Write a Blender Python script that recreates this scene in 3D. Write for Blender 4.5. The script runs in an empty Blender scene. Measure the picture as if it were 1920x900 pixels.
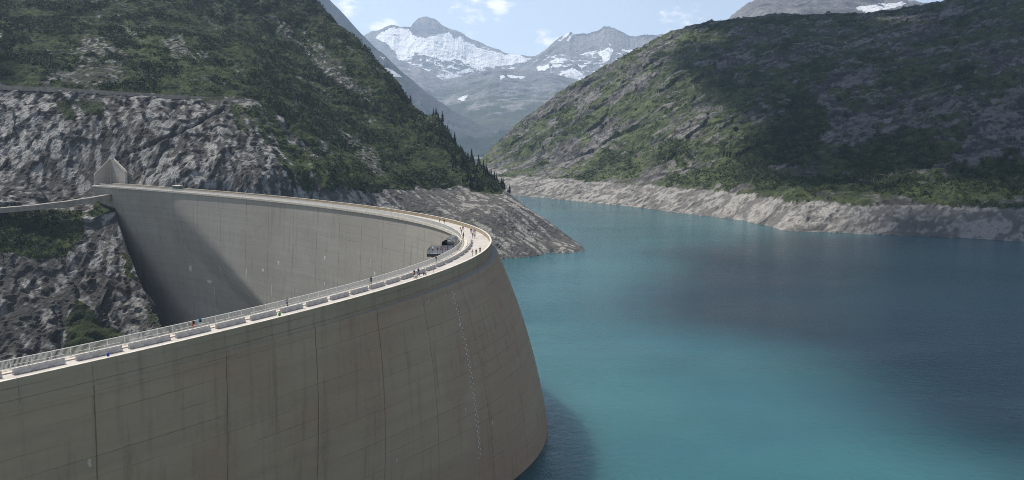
import bpy, bmesh, math, random
import numpy as np
from mathutils import Vector, Matrix

# ------------------------------------------------------------------ camera
scene = bpy.context.scene
C = scene.collection
F_PX, VH, CAMZ = 1500.0, 240.0, 83.0          # focal length (px of 1920), horizon row, camera height above the lake
TH = math.atan((450 - VH) / F_PX)
cam_d = bpy.data.cameras.new('camera'); cam = bpy.data.objects.new('camera', cam_d); C.objects.link(cam)
cam.location = (0, 0, CAMZ); cam.rotation_euler = (math.pi / 2 - TH, 0, 0)
cam_d.sensor_width = 36; cam_d.lens = 36 * F_PX / 1920
cam_d.clip_start = 0.5; cam_d.clip_end = 40000
scene.camera = cam

# ------------------------------------------------------------------ sky, sun, exposure
SUN_EL, SUN_AZ = math.radians(59), math.radians(-60)      # azimuth clockwise from +Y
LS = Vector((math.sin(SUN_AZ) * math.cos(SUN_EL), math.cos(SUN_AZ) * math.cos(SUN_EL), math.sin(SUN_EL)))
world = bpy.data.worlds.new('World'); scene.world = world; world.use_nodes = True
wn, wl = world.node_tree.nodes, world.node_tree.links
wn.clear()
w_out = wn.new('ShaderNodeOutputWorld'); w_bg = wn.new('ShaderNodeBackground'); w_bg.inputs[1].default_value = 0.105
sky = wn.new('ShaderNodeTexSky'); sky.sky_type = 'NISHITA'; sky.sun_disc = False
sky.sun_elevation = SUN_EL; sky.sun_rotation = SUN_AZ
sky.altitude = 1900; sky.air_density = 1.0; sky.dust_density = 1.0; sky.ozone_density = 1.0
wl.new(w_bg.outputs[0], w_out.inputs[0])
# a few soft fair-weather clouds standing in the sky
tc = wn.new('ShaderNodeTexCoord')
n1 = wn.new('ShaderNodeTexNoise'); n1.inputs['Scale'].default_value = 5.0; n1.inputs['Detail'].default_value = 9; n1.inputs['Roughness'].default_value = 0.58
mp = wn.new('ShaderNodeMapping'); mp.inputs['Scale'].default_value = (1, 1, 2.2); mp.inputs['Location'].default_value = (0.31, 0.17, 0.4)
wl.new(tc.outputs['Generated'], mp.inputs[0]); wl.new(mp.outputs[0], n1.inputs[0])
prev = None
def sky_dir(px, py):
    x = (px - 960) / F_PX; y = -(py - 450) / F_PX
    return Vector((x, math.cos(TH) + y * math.sin(TH), -math.sin(TH) + y * math.cos(TH))).normalized()
for px, py, r in ((890, 4, 0.050), (715, 60, 0.032), (1030, 80, 0.030), (1285, 42, 0.038), (640, 2, 0.032), (930, 8, 0.03)):
    d = wn.new('ShaderNodeVectorMath'); d.operation = 'DISTANCE'; d.inputs[1].default_value = sky_dir(px, py)
    nrm = wn.new('ShaderNodeVectorMath'); nrm.operation = 'NORMALIZE'
    wl.new(tc.outputs['Generated'], nrm.inputs[0]); wl.new(nrm.outputs[0], d.inputs[0])
    m = wn.new('ShaderNodeMapRange'); m.inputs[1].default_value = 0; m.inputs[2].default_value = r; m.inputs[3].default_value = 0.34; m.inputs[4].default_value = 0
    wl.new(d.outputs['Value'], m.inputs[0])
    if prev is None: prev = m.outputs[0]
    else:
        mx = wn.new('ShaderNodeMath'); mx.operation = 'MAXIMUM'; wl.new(prev, mx.inputs[0]); wl.new(m.outputs[0], mx.inputs[1]); prev = mx.outputs[0]
n2 = wn.new('ShaderNodeTexNoise'); n2.inputs['Scale'].default_value = 34; n2.inputs['Detail'].default_value = 8; n2.inputs['Roughness'].default_value = 0.6
wl.new(mp.outputs[0], n2.inputs[0])
add = wn.new('ShaderNodeMath'); add.operation = 'ADD'; wl.new(prev, add.inputs[0]); wl.new(n2.outputs[0], add.inputs[1])
ramp = wn.new('ShaderNodeMapRange'); ramp.inputs[1].default_value = 0.64; ramp.inputs[2].default_value = 0.86; ramp.interpolation_type = 'SMOOTHSTEP'
wl.new(add.outputs[0], ramp.inputs[0])
cm = wn.new('ShaderNodeMixRGB'); cm.inputs[2].default_value = (9.0, 8.9, 8.9, 1)
hs = wn.new('ShaderNodeHueSaturation'); hs.inputs['Saturation'].default_value = 0.60      # thin high veil over the whole sky
wl.new(sky.outputs[0], hs.inputs['Color']); wl.new(ramp.outputs[0], cm.inputs[0]); wl.new(hs.outputs[0], cm.inputs[1]); wl.new(cm.outputs[0], w_bg.inputs[0])

sun_d = bpy.data.lights.new('sun', 'SUN'); sun_d.energy = 4.2; sun_d.angle = math.radians(0.5); sun_d.color = (1.0, 0.95, 0.87)
sun = bpy.data.objects.new('sun', sun_d); C.objects.link(sun)
sun.rotation_euler = LS.to_track_quat('Z', 'Y').to_euler(); sun.location = (-800, 500, 1600)
vs = scene.view_settings
vs.view_transform = 'Standard'; vs.look = 'None'; vs.gamma = 1; vs.exposure = 0.6; vs.use_curve_mapping = False
scene.cycles.use_denoising = True
scene.cycles.pixel_filter_type = 'BLACKMAN_HARRIS'; scene.cycles.filter_width = 0.95
scene.cycles.max_bounces = 6; scene.cycles.volume_bounces = 1; scene.cycles.transparent_max_bounces = 8
try: scene.cycles.denoising_prefilter = 'NONE'
except Exception: pass

# ------------------------------------------------------------------ helpers
rng = np.random.default_rng(7); random.seed(7)
def at(px, py, Y):
    """world point seen at pixel (px, py) at forward distance Y"""
    x = (px - 960) / F_PX; y = -(py - 450) / F_PX
    fw = math.cos(TH) + y * math.sin(TH); up = -math.sin(TH) + y * math.cos(TH)
    t = Y / fw
    return np.array((x * t, Y, CAMZ + up * t))
def on_level(px, py, z):
    x = (px - 960) / F_PX; y = -(py - 450) / F_PX
    fw = math.cos(TH) + y * math.sin(TH); up = -math.sin(TH) + y * math.cos(TH)
    t = (z - CAMZ) / up
    return np.array((x * t, fw * t, z))
def to_px(P):
    P = np.asarray(P, float); z = P[..., 2] - CAMZ
    d = P[..., 1] * math.cos(TH) - z * math.sin(TH); u = P[..., 1] * math.sin(TH) + z * math.cos(TH)
    d = np.maximum(d, 1.0)
    return 960 + F_PX * P[..., 0] / d, 450 - F_PX * u / d

def _h(ix, iy, iz, seed):
    h = (ix.astype(np.int64) * 374761393 + iy.astype(np.int64) * 668265263 + iz.astype(np.int64) * 2147483647 + seed * 974711) & 0xffffffff
    h = ((h ^ (h >> 13)) * 1274126177) & 0xffffffff
    h = ((h ^ (h >> 16)) * 2246822519) & 0xffffffff
    return ((h ^ (h >> 15)) & 0xffffff) / float(0xffffff)
def vnoise(p, seed=0):
    i = np.floor(p); f = p - i; f = f * f * f * (f * (f * 6 - 15) + 10); i = i.astype(np.int64)
    r = 0
    for dx in (0, 1):
        wx = f[:, 0] if dx else 1 - f[:, 0]
        for dy in (0, 1):
            wy = f[:, 1] if dy else 1 - f[:, 1]
            for dz in (0, 1):
                wz = f[:, 2] if dz else 1 - f[:, 2]
                r = r + wx * wy * wz * _h(i[:, 0] + dx, i[:, 1] + dy, i[:, 2] + dz, seed)
    return r
def fbm(p, oct=4, seed=0, gain=0.5):
    a, s, t = 1.0, 0, 0
    for k in range(oct):
        s = s + a * vnoise(p * (2.03 ** k) + 17.3 * k, seed + k); t += a; a *= gain
    return s / t
def ridged(p, oct=4, seed=0, gain=0.5):
    a, s, t = 1.0, 0, 0
    for k in range(oct):
        s = s + a * (1 - np.abs(2 * vnoise(p * (2.03 ** k) + 9.1 * k, seed + k) - 1)); t += a; a *= gain
    return s / t
def sstep(a, b, x):
    t = np.clip((x - a) / (b - a), 0, 1); return t * t * (3 - 2 * t)
def tps(ctrl, X, Y, lam=0.0):
    ctrl = np.asarray(ctrl); sc = 200.0
    c = ctrl[:, :2] / sc; n = len(c)
    def U(r2): return np.where(r2 > 1e-12, r2 * np.log(np.maximum(r2, 1e-12)), 0)
    K = U(((c[:, None] - c[None]) ** 2).sum(-1)) + lam * np.eye(n)
    Pm = np.c_[np.ones(n), c]
    A = np.zeros((n + 3, n + 3)); A[:n, :n] = K; A[:n, n:] = Pm; A[n:, :n] = Pm.T
    w = np.linalg.solve(A, np.r_[ctrl[:, 2], 0, 0, 0])
    q = np.stack([X.ravel() / sc, Y.ravel() / sc], 1); out = np.empty(len(q))
    for k in range(0, len(q), 40000):
        qq = q[k:k + 40000]
        out[k:k + 40000] = U(((qq[:, None] - c[None]) ** 2).sum(-1)) @ w[:n] + w[n] + qq @ w[n + 1:]
    return out.reshape(X.shape)
def in_poly(px, py, poly):
    poly = np.asarray(poly, float); ins = np.zeros(px.shape, bool); n = len(poly)
    for i in range(n):
        x0, y0 = poly[i]; x1, y1 = poly[(i + 1) % n]
        if y0 == y1: continue
        c = ((y0 > py) != (y1 > py)) & (px < (x1 - x0) * (py - y0) / (y1 - y0) + x0)
        ins ^= c
    return ins
def mesh_np(name, V, Fq, smooth=False):
    """V (n,3); Fq (m,k) int: quads or triangles, fast"""
    me = bpy.data.meshes.new(name); V = np.asarray(V, np.float32); Fq = np.asarray(Fq, np.int32)
    k = Fq.shape[1]
    me.vertices.add(len(V)); me.vertices.foreach_set('co', V.ravel())
    me.loops.add(Fq.size); me.loops.foreach_set('vertex_index', Fq.ravel())
    me.polygons.add(len(Fq)); me.polygons.foreach_set('loop_start', np.arange(0, Fq.size, k, dtype=np.int32))
    me.polygons.foreach_set('loop_total', np.full(len(Fq), k, np.int32))
    me.polygons.foreach_set('use_smooth', np.full(len(Fq), smooth))
    me.update(calc_edges=True); return me
def attr(me, name, val):
    a = me.attributes.new(name, 'FLOAT', 'POINT'); a.data.foreach_set('value', np.asarray(val, np.float32).ravel())
def grid_faces(nr, nc):
    i = np.arange(nr - 1)[:, None] * nc + np.arange(nc - 1)[None]
    return np.stack([i, i + 1, i + nc + 1, i + nc], -1).reshape(-1, 4)
def link(name, me, mat=None, parent=None):
    o = bpy.data.objects.new(name, me); C.objects.link(o)
    if mat is not None and me is not None and not me.materials: me.materials.append(mat)
    if parent is not None: o.parent = parent
    return o
def tag(o, label=None, cat=None, group=None, kind=None):
    if label: o['label'] = label
    if cat: o['category'] = cat
    if group: o['group'] = group
    if kind: o['kind'] = kind
    return o
def empty(name, loc=(0, 0, 0)):
    o = bpy.data.objects.new(name, None); C.objects.link(o); o.location = loc; o.empty_display_size = 0.5; return o
def copy_tree(o, parent=None):
    c = o.copy(); C.objects.link(c); c.parent = parent
    for ch in o.children: copy_tree(ch, c)
    return c
class MB:
    def __init__(s): s.v, s.f = [], []
    def add(s, v, f):
        b = len(s.v); s.v += [tuple(map(float, q)) for q in v]; s.f += [tuple(i + b for i in q) for q in f]
    def box(s, c, sz, M=None):
        x, y, z = (k / 2 for k in sz)
        v = [Vector((a * x, b * y, d * z)) for a in (-1, 1) for b in (-1, 1) for d in (-1, 1)]
        if M is not None: v = [M @ q for q in v]
        v = [q + Vector(c) for q in v]
        s.add(v, [(0, 1, 3, 2), (4, 6, 7, 5), (0, 4, 5, 1), (2, 3, 7, 6), (0, 2, 6, 4), (1, 5, 7, 3)])
    def bar(s, a, b, w, h=None):
        a, b = Vector(a), Vector(b); d = b - a; L = d.length; h = h or w
        q = d.to_track_quat('Z', 'Y').to_matrix()
        s.box((a + b) / 2, (w, h, L), q)
    def tube(s, a, b, r0, r1=None, n=6, cap=True):
        a, b = Vector(a), Vector(b); r1 = r0 if r1 is None else r1
        q = (b - a).to_track_quat('Z', 'Y').to_matrix(); v = []
        for P, r in ((a, r0), (b, r1)):
            for k in range(n):
                t = 2 * math.pi * k / n; v.append(P + q @ Vector((r * math.cos(t), r * math.sin(t), 0)))
        f = [(k, (k + 1) % n, n + (k + 1) % n, n + k) for k in range(n)]
        if cap: f += [tuple(range(n - 1, -1, -1)), tuple(range(n, 2 * n))]
        s.add(v, f)
    def mesh(s, name, smooth=False):
        me = bpy.data.meshes.new(name); me.from_pydata(s.v, [], s.f); me.update()
        if smooth: me.polygons.foreach_set('use_smooth', [True] * len(me.polygons))
        return me
    def build(s, name, mat, parent=None, smooth=False): return link(name, s.mesh(name, smooth), mat, parent)

# ------------------------------------------------------------------ materials
class NT:
    def __init__(s, name):
        s.m = bpy.data.materials.new(name); s.m.use_nodes = True; s.t = s.m.node_tree
        s.b = s.t.nodes['Principled BSDF']; s.b.inputs['Roughness'].default_value = 0.85
        s.b.inputs['Specular IOR Level'].default_value = 0.25
    def n(s, typ, **kw):
        o = s.t.nodes.new('ShaderNode' + typ)
        for k, v in kw.items():
            if hasattr(o, k) and k not in o.inputs: setattr(o, k, v)
            else: o.inputs[k].default_value = v
        return o
    def l(s, a, b): s.t.links.new(a, b)
    def coord(s, scale=(1, 1, 1), rot=(0, 0, 0), kind='Object'):
        t = s.n('TexCoord'); m = s.n('Mapping'); m.inputs['Scale'].default_value = scale; m.inputs['Rotation'].default_value = rot
        s.l(t.outputs[kind], m.inputs[0]); return m.outputs[0]
    def noise(s, co, scale, detail=5, rough=0.55, dist=0.0):
        o = s.n('TexNoise'); o.inputs['Scale'].default_value = scale; o.inputs['Detail'].default_value = detail
        o.inputs['Roughness'].default_value = rough; o.inputs['Distortion'].default_value = dist
        s.l(co, o.inputs[0]); return o.outputs[0]
    def rng(s, v, a, b, c=0, d=1, smooth=True):
        o = s.n('MapRange'); o.interpolation_type = 'SMOOTHSTEP' if smooth else 'LINEAR'
        for i, x in zip((1, 2, 3, 4), (a, b, c, d)): o.inputs[i].default_value = x
        s.l(v, o.inputs[0]); return o.outputs[0]
    def mix(s, fac, a, b, mode='MIX'):
        o = s.n('MixRGB'); o.blend_type = mode
        if isinstance(fac, (int, float)): o.inputs[0].default_value = fac
        else: s.l(fac, o.inputs[0])
        for i, x in ((1, a), (2, b)):
            if isinstance(x, tuple): o.inputs[i].default_value = (*x, 1)
            else: s.l(x, o.inputs[i])
        return o.outputs[0]
    def math(s, op, a, b=None):
        o = s.n('Math'); o.operation = op
        for i, x in enumerate((a, b)):
            if x is None: continue
            if isinstance(x, (int, float)): o.inputs[i].default_value = x
            else: s.l(x, o.inputs[i])
        return o.outputs[0]
    def attr(s, name):
        o = s.n('Attribute'); o.attribute_name = name; return o.outputs['Fac']
    def bump(s, h, dist, strength=1.0):
        o = s.n('Bump'); o.inputs['Distance'].default_value = dist; o.inputs['Strength'].default_value = strength
        s.l(h, o.inputs['Height']); s.l(o.outputs[0], s.b.inputs['Normal'])
    def col(s, c):
        if isinstance(c, tuple): s.b.inputs['Base Color'].default_value = (*c, 1)
        else: s.l(c, s.b.inputs['Base Color'])
        return s.m
def plain(name, c, rough=0.7, metal=0.0, var=0.12, scale=6.0):
    t = NT(name); t.b.inputs['Roughness'].default_value = rough; t.b.inputs['Metallic'].default_value = metal
    n = t.noise(t.coord(), scale, 4)
    f = t.rng(n, 0.3, 0.7)
    return t.col(t.mix(f, tuple(x * (1 - var) for x in c), tuple(min(1, x * (1 + var)) for x in c)))

def concrete_dam(name, base=(0.350, 0.268, 0.184), dark=(0.165, 0.125, 0.086), red=(0.328, 0.226, 0.152)):
    t = NT(name)
    t.b.inputs['Roughness'].default_value = 0.9
    co = t.coord(kind='Object')
    big = t.noise(co, 0.035, 4, 0.6)
    streak = t.noise(t.coord((0.55, 0.55, 0.022)), 1.0, 6, 0.62)
    streak2 = t.noise(t.coord((1.6, 1.6, 0.03)), 1.0, 4, 0.6)
    band = t.noise(t.coord((0.010, 0.010, 0.42)), 1.0, 4, 0.6)
    fine = t.noise(co, 1.3, 6, 0.65)
    c = t.mix(t.rng(big, 0.42, 0.58), base, red)
    c = t.mix(t.rng(band, 0.36, 0.68, 0.0, 0.5), c, tuple(0.78 * x for x in base))
    c = t.mix(t.rng(streak, 0.50, 0.74, 0.0, 0.55), c, dark)
    c = t.mix(t.rng(streak2, 0.60, 0.75, 0.0, 0.15), c, dark)
    c = t.mix(t.rng(fine, 0.35, 0.75, 0.0, 0.25), c, tuple(1.2 * x for x in base))
    # lift joints of the pours, every 3 m, uneven
    sep = t.n('SeparateXYZ'); t.l(co, sep.inputs[0])
    wob = t.math('MULTIPLY_ADD', t.noise(co, 0.4, 2), 0.25)
    z = t.math('ADD', sep.outputs[2], wob)
    fr = t.math('FRACT', t.math('DIVIDE', z, 3.05))
    line = t.math('LESS_THAN', fr, 0.045)
    amt = t.math('MULTIPLY', line, t.rng(t.noise(t.coord((0.05, 0.05, 0.33)), 1.0, 3), 0.42, 0.62, 0.0, 0.40))
    c = t.mix(amt, c, tuple(0.55 * x for x in dark))
    t.bump(t.math('SUBTRACT', fine, t.math('MULTIPLY', line, 1.0)), 0.05, 0.5)
    return t.col(c)
M_DAM = concrete_dam('dam_concrete')
M_DAM_D = concrete_dam('dam_concrete_downstream', (0.30, 0.285, 0.25), (0.155, 0.148, 0.132), (0.27, 0.25, 0.215))
M_PARA = concrete_dam('parapet_concrete', (0.33, 0.265, 0.185), (0.15, 0.12, 0.08), (0.27, 0.22, 0.145))
def road_mat():
    t = NT('crest_paving'); co = t.coord()
    a = t.noise(co, 0.25, 6, 0.6); b = t.noise(co, 3.5, 5)
    c = t.mix(t.rng(a, 0.35, 0.65), (0.45, 0.42, 0.38), (0.37, 0.345, 0.315))
    c = t.mix(t.rng(b, 0.4, 0.7, 0, 0.3), c, (0.30, 0.27, 0.24))
    return t.col(c)
M_ROAD = road_mat()
M_COPE = plain('coping_concrete', (0.50, 0.455, 0.385), 0.8, 0, 0.15, 0.8)
M_BARR = plain('barrier_concrete', (0.47, 0.45, 0.42), 0.85, 0, 0.2, 1.5)
M_RAIL = plain('galvanised_rail', (0.62, 0.61, 0.58), 0.45, 0.2, 0.08)
M_DARKMETAL = plain('dark_steel', (0.05, 0.055, 0.06), 0.5, 0.3)
M_STEEL = plain('grey_steel', (0.30, 0.31, 0.33), 0.45, 0.4)
M_GREENBOX = plain('green_paint', (0.07, 0.11, 0.08), 0.6)
M_WALL = concrete_dam('abutment_concrete', (0.36, 0.34, 0.30), (0.22, 0.21, 0.19), (0.34, 0.32, 0.28))
def glass_mat(name, c, alpha):
    t = NT(name); t.b.inputs['Roughness'].default_value = 0.08; t.b.inputs['Specular IOR Level'].default_value = 0.6
    t.b.inputs['Alpha'].default_value = alpha
    return t.col(c)
M_GLASS = glass_mat('tinted_glass', (0.035, 0.045, 0.045), 0.92); M_GLASS.node_tree.nodes['Principled BSDF'].inputs['Specular IOR Level'].default_value = 0.3
M_GLASSL = glass_mat('highlight_roof_glass', (0.30, 0.32, 0.32), 0.9)  # paler panes paint in the highlights on the dark gallery roof
M_GLASSP = glass_mat('panel_glass', (0.42, 0.41, 0.43), 0.6); M_GLASSP.node_tree.nodes['Principled BSDF'].inputs['Specular IOR Level'].default_value = 0.3

def terrain_mat(name, rock_l=(0.36, 0.354, 0.338), rock_d=(0.07, 0.068, 0.064), veg_d=(0.022, 0.030, 0.016), veg_l=(0.052, 0.066, 0.026),
                ring=(0.44, 0.40, 0.345), snow=False, sc=1.0, strata=(0.0, 0.0, 0.0), aniso=(1, 1, 1), crk=0.35):
    t = NT(name); t.b.inputs['Roughness'].default_value = 0.95; t.b.inputs['Specular IOR Level'].default_value = 0.1
    co = t.coord(); cs = t.coord(aniso, strata)
    a = t.noise(cs, 0.055 * sc, 8, 0.68, 0.6)
    b = t.noise(cs, 0.30 * sc, 7, 0.7, 0.4)
    c1 = t.noise(co, 0.018 * sc, 4, 0.6)
    v = t.n('TexVoronoi'); v.feature = 'DISTANCE_TO_EDGE'; v.inputs['Scale'].default_value = 0.16 * sc
    wv = t.n('VectorMath'); wv.operation = 'MULTIPLY_ADD'; nn = t.n('TexNoise'); nn.inputs['Scale'].default_value = 0.12 * sc; t.l(cs, nn.inputs[0])
    t.l(nn.outputs[1], wv.inputs[0]); wv.inputs[1].default_value = (9 / sc,) * 3; t.l(cs, wv.inputs[2]); t.l(wv.outputs[0], v.inputs[0])
    crack = t.rng(v.outputs['Distance'], 0.0, 0.09, 1.0, 0.0)
    light = t.mix(t.rng(c1, 0.35, 0.65), rock_l, tuple(0.72 * x for x in rock_l))
    light = t.mix(t.attr('ring'), light, ring)
    rk = t.rng(t.math('ADD', t.math('MULTIPLY', t.mix(0.72, a, b), 0.55), t.math('MULTIPLY', t.attr('tone'), 0.45)), 0.35, 0.62)
    fn = t.noise(cs, 0.9 * sc, 6, 0.75, 0.3)
    rk = t.math('MULTIPLY', rk, t.rng(fn, 0.34, 0.54, 0.28, 1.0))
    rock = t.mix(rk, rock_d, light)
    rock = t.mix(t.math('MULTIPLY', t.attr('ring'), 0.30), rock, light)
    rock = t.mix(t.math('MULTIPLY', t.math('MULTIPLY', crack, t.math('SUBTRACT', 1.0, t.attr('ring'))), crk), rock, rock_d)
    tint = t.noise(co, 0.07 * sc, 5, 0.6)
    rock = t.mix(t.rng(tint, 0.60, 0.75, 0, 0.16), rock, (0.34, 0.28, 0.20))
    g = t.noise(co, 0.10 * sc, 6, 0.65)
    veg = t.mix(t.rng(g, 0.38, 0.66), veg_d, veg_l)
    veg = t.mix(t.math('MULTIPLY', t.attr('lush'), 0.6), veg, tuple(1.35 * x for x in veg_l))
    # vegetation border broken up by noise
    vb = t.math('ADD', t.attr('veg'), t.rng(t.noise(co, 0.22 * sc, 6, 0.7), 0.2, 0.8, -0.35, 0.35, False))
    c = t.mix(t.rng(vb, 0.38, 0.62), rock, veg)
    if snow: c = t.mix(t.rng(t.math('ADD', t.attr('snow'), t.rng(t.noise(t.coord((1, 1, 2.2), (0.3, 0.5, 0)), 0.22 * sc, 8, 0.70), 0.25, 0.75, -0.62, 0.62, False)), 0.42, 0.55), c, (0.86, 0.87, 0.89))
    h = t.math('ADD', t.math('MULTIPLY', b, 0.8), t.math('MULTIPLY', a, 1.4))
    h = t.math('ADD', h, t.math('MULTIPLY', fn, 0.35)); t.bump(h, 2.8 / sc, 0.9)
    return t.col(c)
def leaf_mat(name, d, l):
    t = NT(name); t.b.inputs['Roughness'].default_value = 0.8; t.b.inputs['Specular IOR Level'].default_value = 0.15
    a = t.noise(t.coord(), 0.05, 4, 0.6); b = t.noise(t.coord(), 0.5, 3)
    c = t.mix(t.rng(a, 0.35, 0.65), d, l); c = t.mix(t.rng(b, 0.35, 0.7, 0, 0.5), c, tuple(0.6 * x for x in d))
    return t.col(c)
M_SCRUB = leaf_mat('scrub_leaves', (0.026, 0.038, 0.018), (0.055, 0.071, 0.028))
M_SCRUB_R = leaf_mat('slope_scrub_leaves', (0.034, 0.047, 0.025), (0.062, 0.080, 0.034))
M_CONIFER = leaf_mat('conifer_needles', (0.014, 0.026, 0.014), (0.030, 0.048, 0.022))
M_TRUNK = plain('bark', (0.07, 0.05, 0.035), 0.9)

# ------------------------------------------------------------------ dam geometry (crest curve)
CP = (-62.37556, 94.00534, 0.90246, 0.0001, 0.01049, 143.91687, 51.82749, 0.85299)
ZTOP = CAMZ - 30.6                     # parapet top
_s = np.linspace(-120, 474, 2377); _ds = _s[1] - _s[0]
_k = CP[3] + CP[4] / (1 + ((_s - CP[5]) / CP[6]) ** 2) ** CP[7]
_a = np.r_[0, np.cumsum((_k[1:] + _k[:-1]) / 2 * _ds)]; _i0 = int(round(120 / _ds)); _a += CP[2] - _a[_i0]
_am = (_a[1:] + _a[:-1]) / 2
_X = np.r_[0, np.cumsum(np.cos(_am) * _ds)]; _Y = np.r_[0, np.cumsum(np.sin(_am) * _ds)]
_X += CP[0] - _X[_i0]; _Y += CP[1] - _Y[_i0]
def crest(s, n=0.0, z=None):
    """point at arc length s, n metres upstream of the parapet's outer edge"""
    x = np.interp(s, _s, _X); y = np.interp(s, _s, _Y); a = np.interp(s, _s, _a)
    p = np.stack([x + n * np.sin(a), y - n * np.cos(a)], -1)
    if z is None: return p
    return np.concatenate([p, np.broadcast_to(np.asarray(z, float)[..., None], p[..., :1].shape)], -1)
def c3(s, n, z): return Vector([float(q) for q in crest(np.array(float(s)), np.array(float(n)), np.array(float(z)))])
def cang(s): return float(np.interp(s, _s, _a))
AK = [-120, 0, 11, 31, 49, 65, 80, 94, 120, 145, 170, 260, 330, 474]
AV = [-.10, -.035, -.005, .03, .08, .16, .23, .335, .455, .47, .46, .38, .36, .34]
def u_off(s, d):                       # upstream bulge of the face at depth d below the parapet top
    A = sum(np.interp(s + q, AK, AV) for q in (-8, -4, 0, 4, 8)) / 5
    return A * d - 0.0032 * d * d
def t_off(s, d):                       # downstream face, growing thicker with depth
    rho = -0.075 + 0.20 * sstep(-26, 22, s - (418 - 1.2 * d - 0.008 * d * d))   # twisted: battered near the crown; far-flank undercut invented to cast the curved shadow
    return 7.9 - rho * np.minimum(d, 62)
def solve_s(px, py, n, z):
    q = crest(_s, n, np.full_like(_s, z)); x, y = to_px(q); m = _s > -60
    return float(_s[m][np.argmin((x[m] - px) ** 2 + (y[m] - py) ** 2)])

JOINTS = [-115, -97, -78, -60, -43, -25, -7, 11, 31, 49, 65, 80, 97, 114, 131, 147, 163, 179, 196, 212, 229, 245, 261.5, 278.5, 296.5, 316, 334, 355, 375, 396, 416, 437, 458, 473]
# ------------------------------------------------------------------ terrain
def normals_grid(P):
    du = np.gradient(P, axis=1); dv = np.gradient(P, axis=0)
    n = np.cross(du, dv); n /= np.linalg.norm(n, axis=-1, keepdims=True) + 1e-9
    return n
def poly_mask(px, py, polys, jitter=0.0, seed=0):
    jx = jitter * (fbm(np.stack([px / 22, py / 22, np.zeros_like(px)], -1).reshape(-1, 3), 4, seed).reshape(px.shape) - 0.5) * 2
    jy = jitter * (fbm(np.stack([px / 22 + 50, py / 22, np.zeros_like(px)], -1).reshape(-1, 3), 4, seed + 5).reshape(px.shape) - 0.5) * 2
    m = np.zeros(px.shape, bool)
    for p in polys: m |= in_poly(px + jx, py + jy, p)
    return m

def worley(p, seed=0):
    i = np.floor(p).astype(np.int64); f1_ = np.full(len(p), 9.0); f2_ = np.full(len(p), 9.0); cid = np.zeros(len(p)); tl = np.zeros(len(p))
    for dx in (-1, 0, 1):
        for dy in (-1, 0, 1):
            for dz in (-1, 0, 1):
                j = i + np.array([dx, dy, dz])
                q = j + np.stack([_h(j[:, 0], j[:, 1], j[:, 2], seed + k) for k in (1, 2, 3)], -1)
                d = ((q - p) ** 2).sum(-1); r = _h(j[:, 0], j[:, 1], j[:, 2], seed + 4)
                b = d < f1_
                tv = np.stack([_h(j[:, 0], j[:, 1], j[:, 2], seed + k) for k in (5, 6, 7)], -1) - 0.5
                tl = np.where(b, ((p - q) * tv).sum(-1), tl)
                f2_ = np.where(b, f1_, np.minimum(f2_, d)); cid = np.where(b, r, cid); f1_ = np.where(b, d, f1_)
    return np.sqrt(f1_), np.sqrt(f2_), cid, tl
def blur(A, r):
    for ax in (0, 1):
        pad = [(0, 0), (0, 0)]; pad[ax] = (r + 1, r)
        c = np.cumsum(np.pad(A, pad, mode='edge'), axis=ax); n = A.shape[ax]
        A = (np.take(c, np.arange(2 * r + 1, 2 * r + 1 + n), axis=ax) - np.take(c, np.arange(0, n), axis=ax)) / (2 * r + 1)
    return A
def frame(d):
    d = np.array(d, float); d /= np.linalg.norm(d); a = np.cross(d, (0.3, 0.2, 0.93)); a /= np.linalg.norm(a); return np.stack([a, np.cross(d, a), d])

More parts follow.
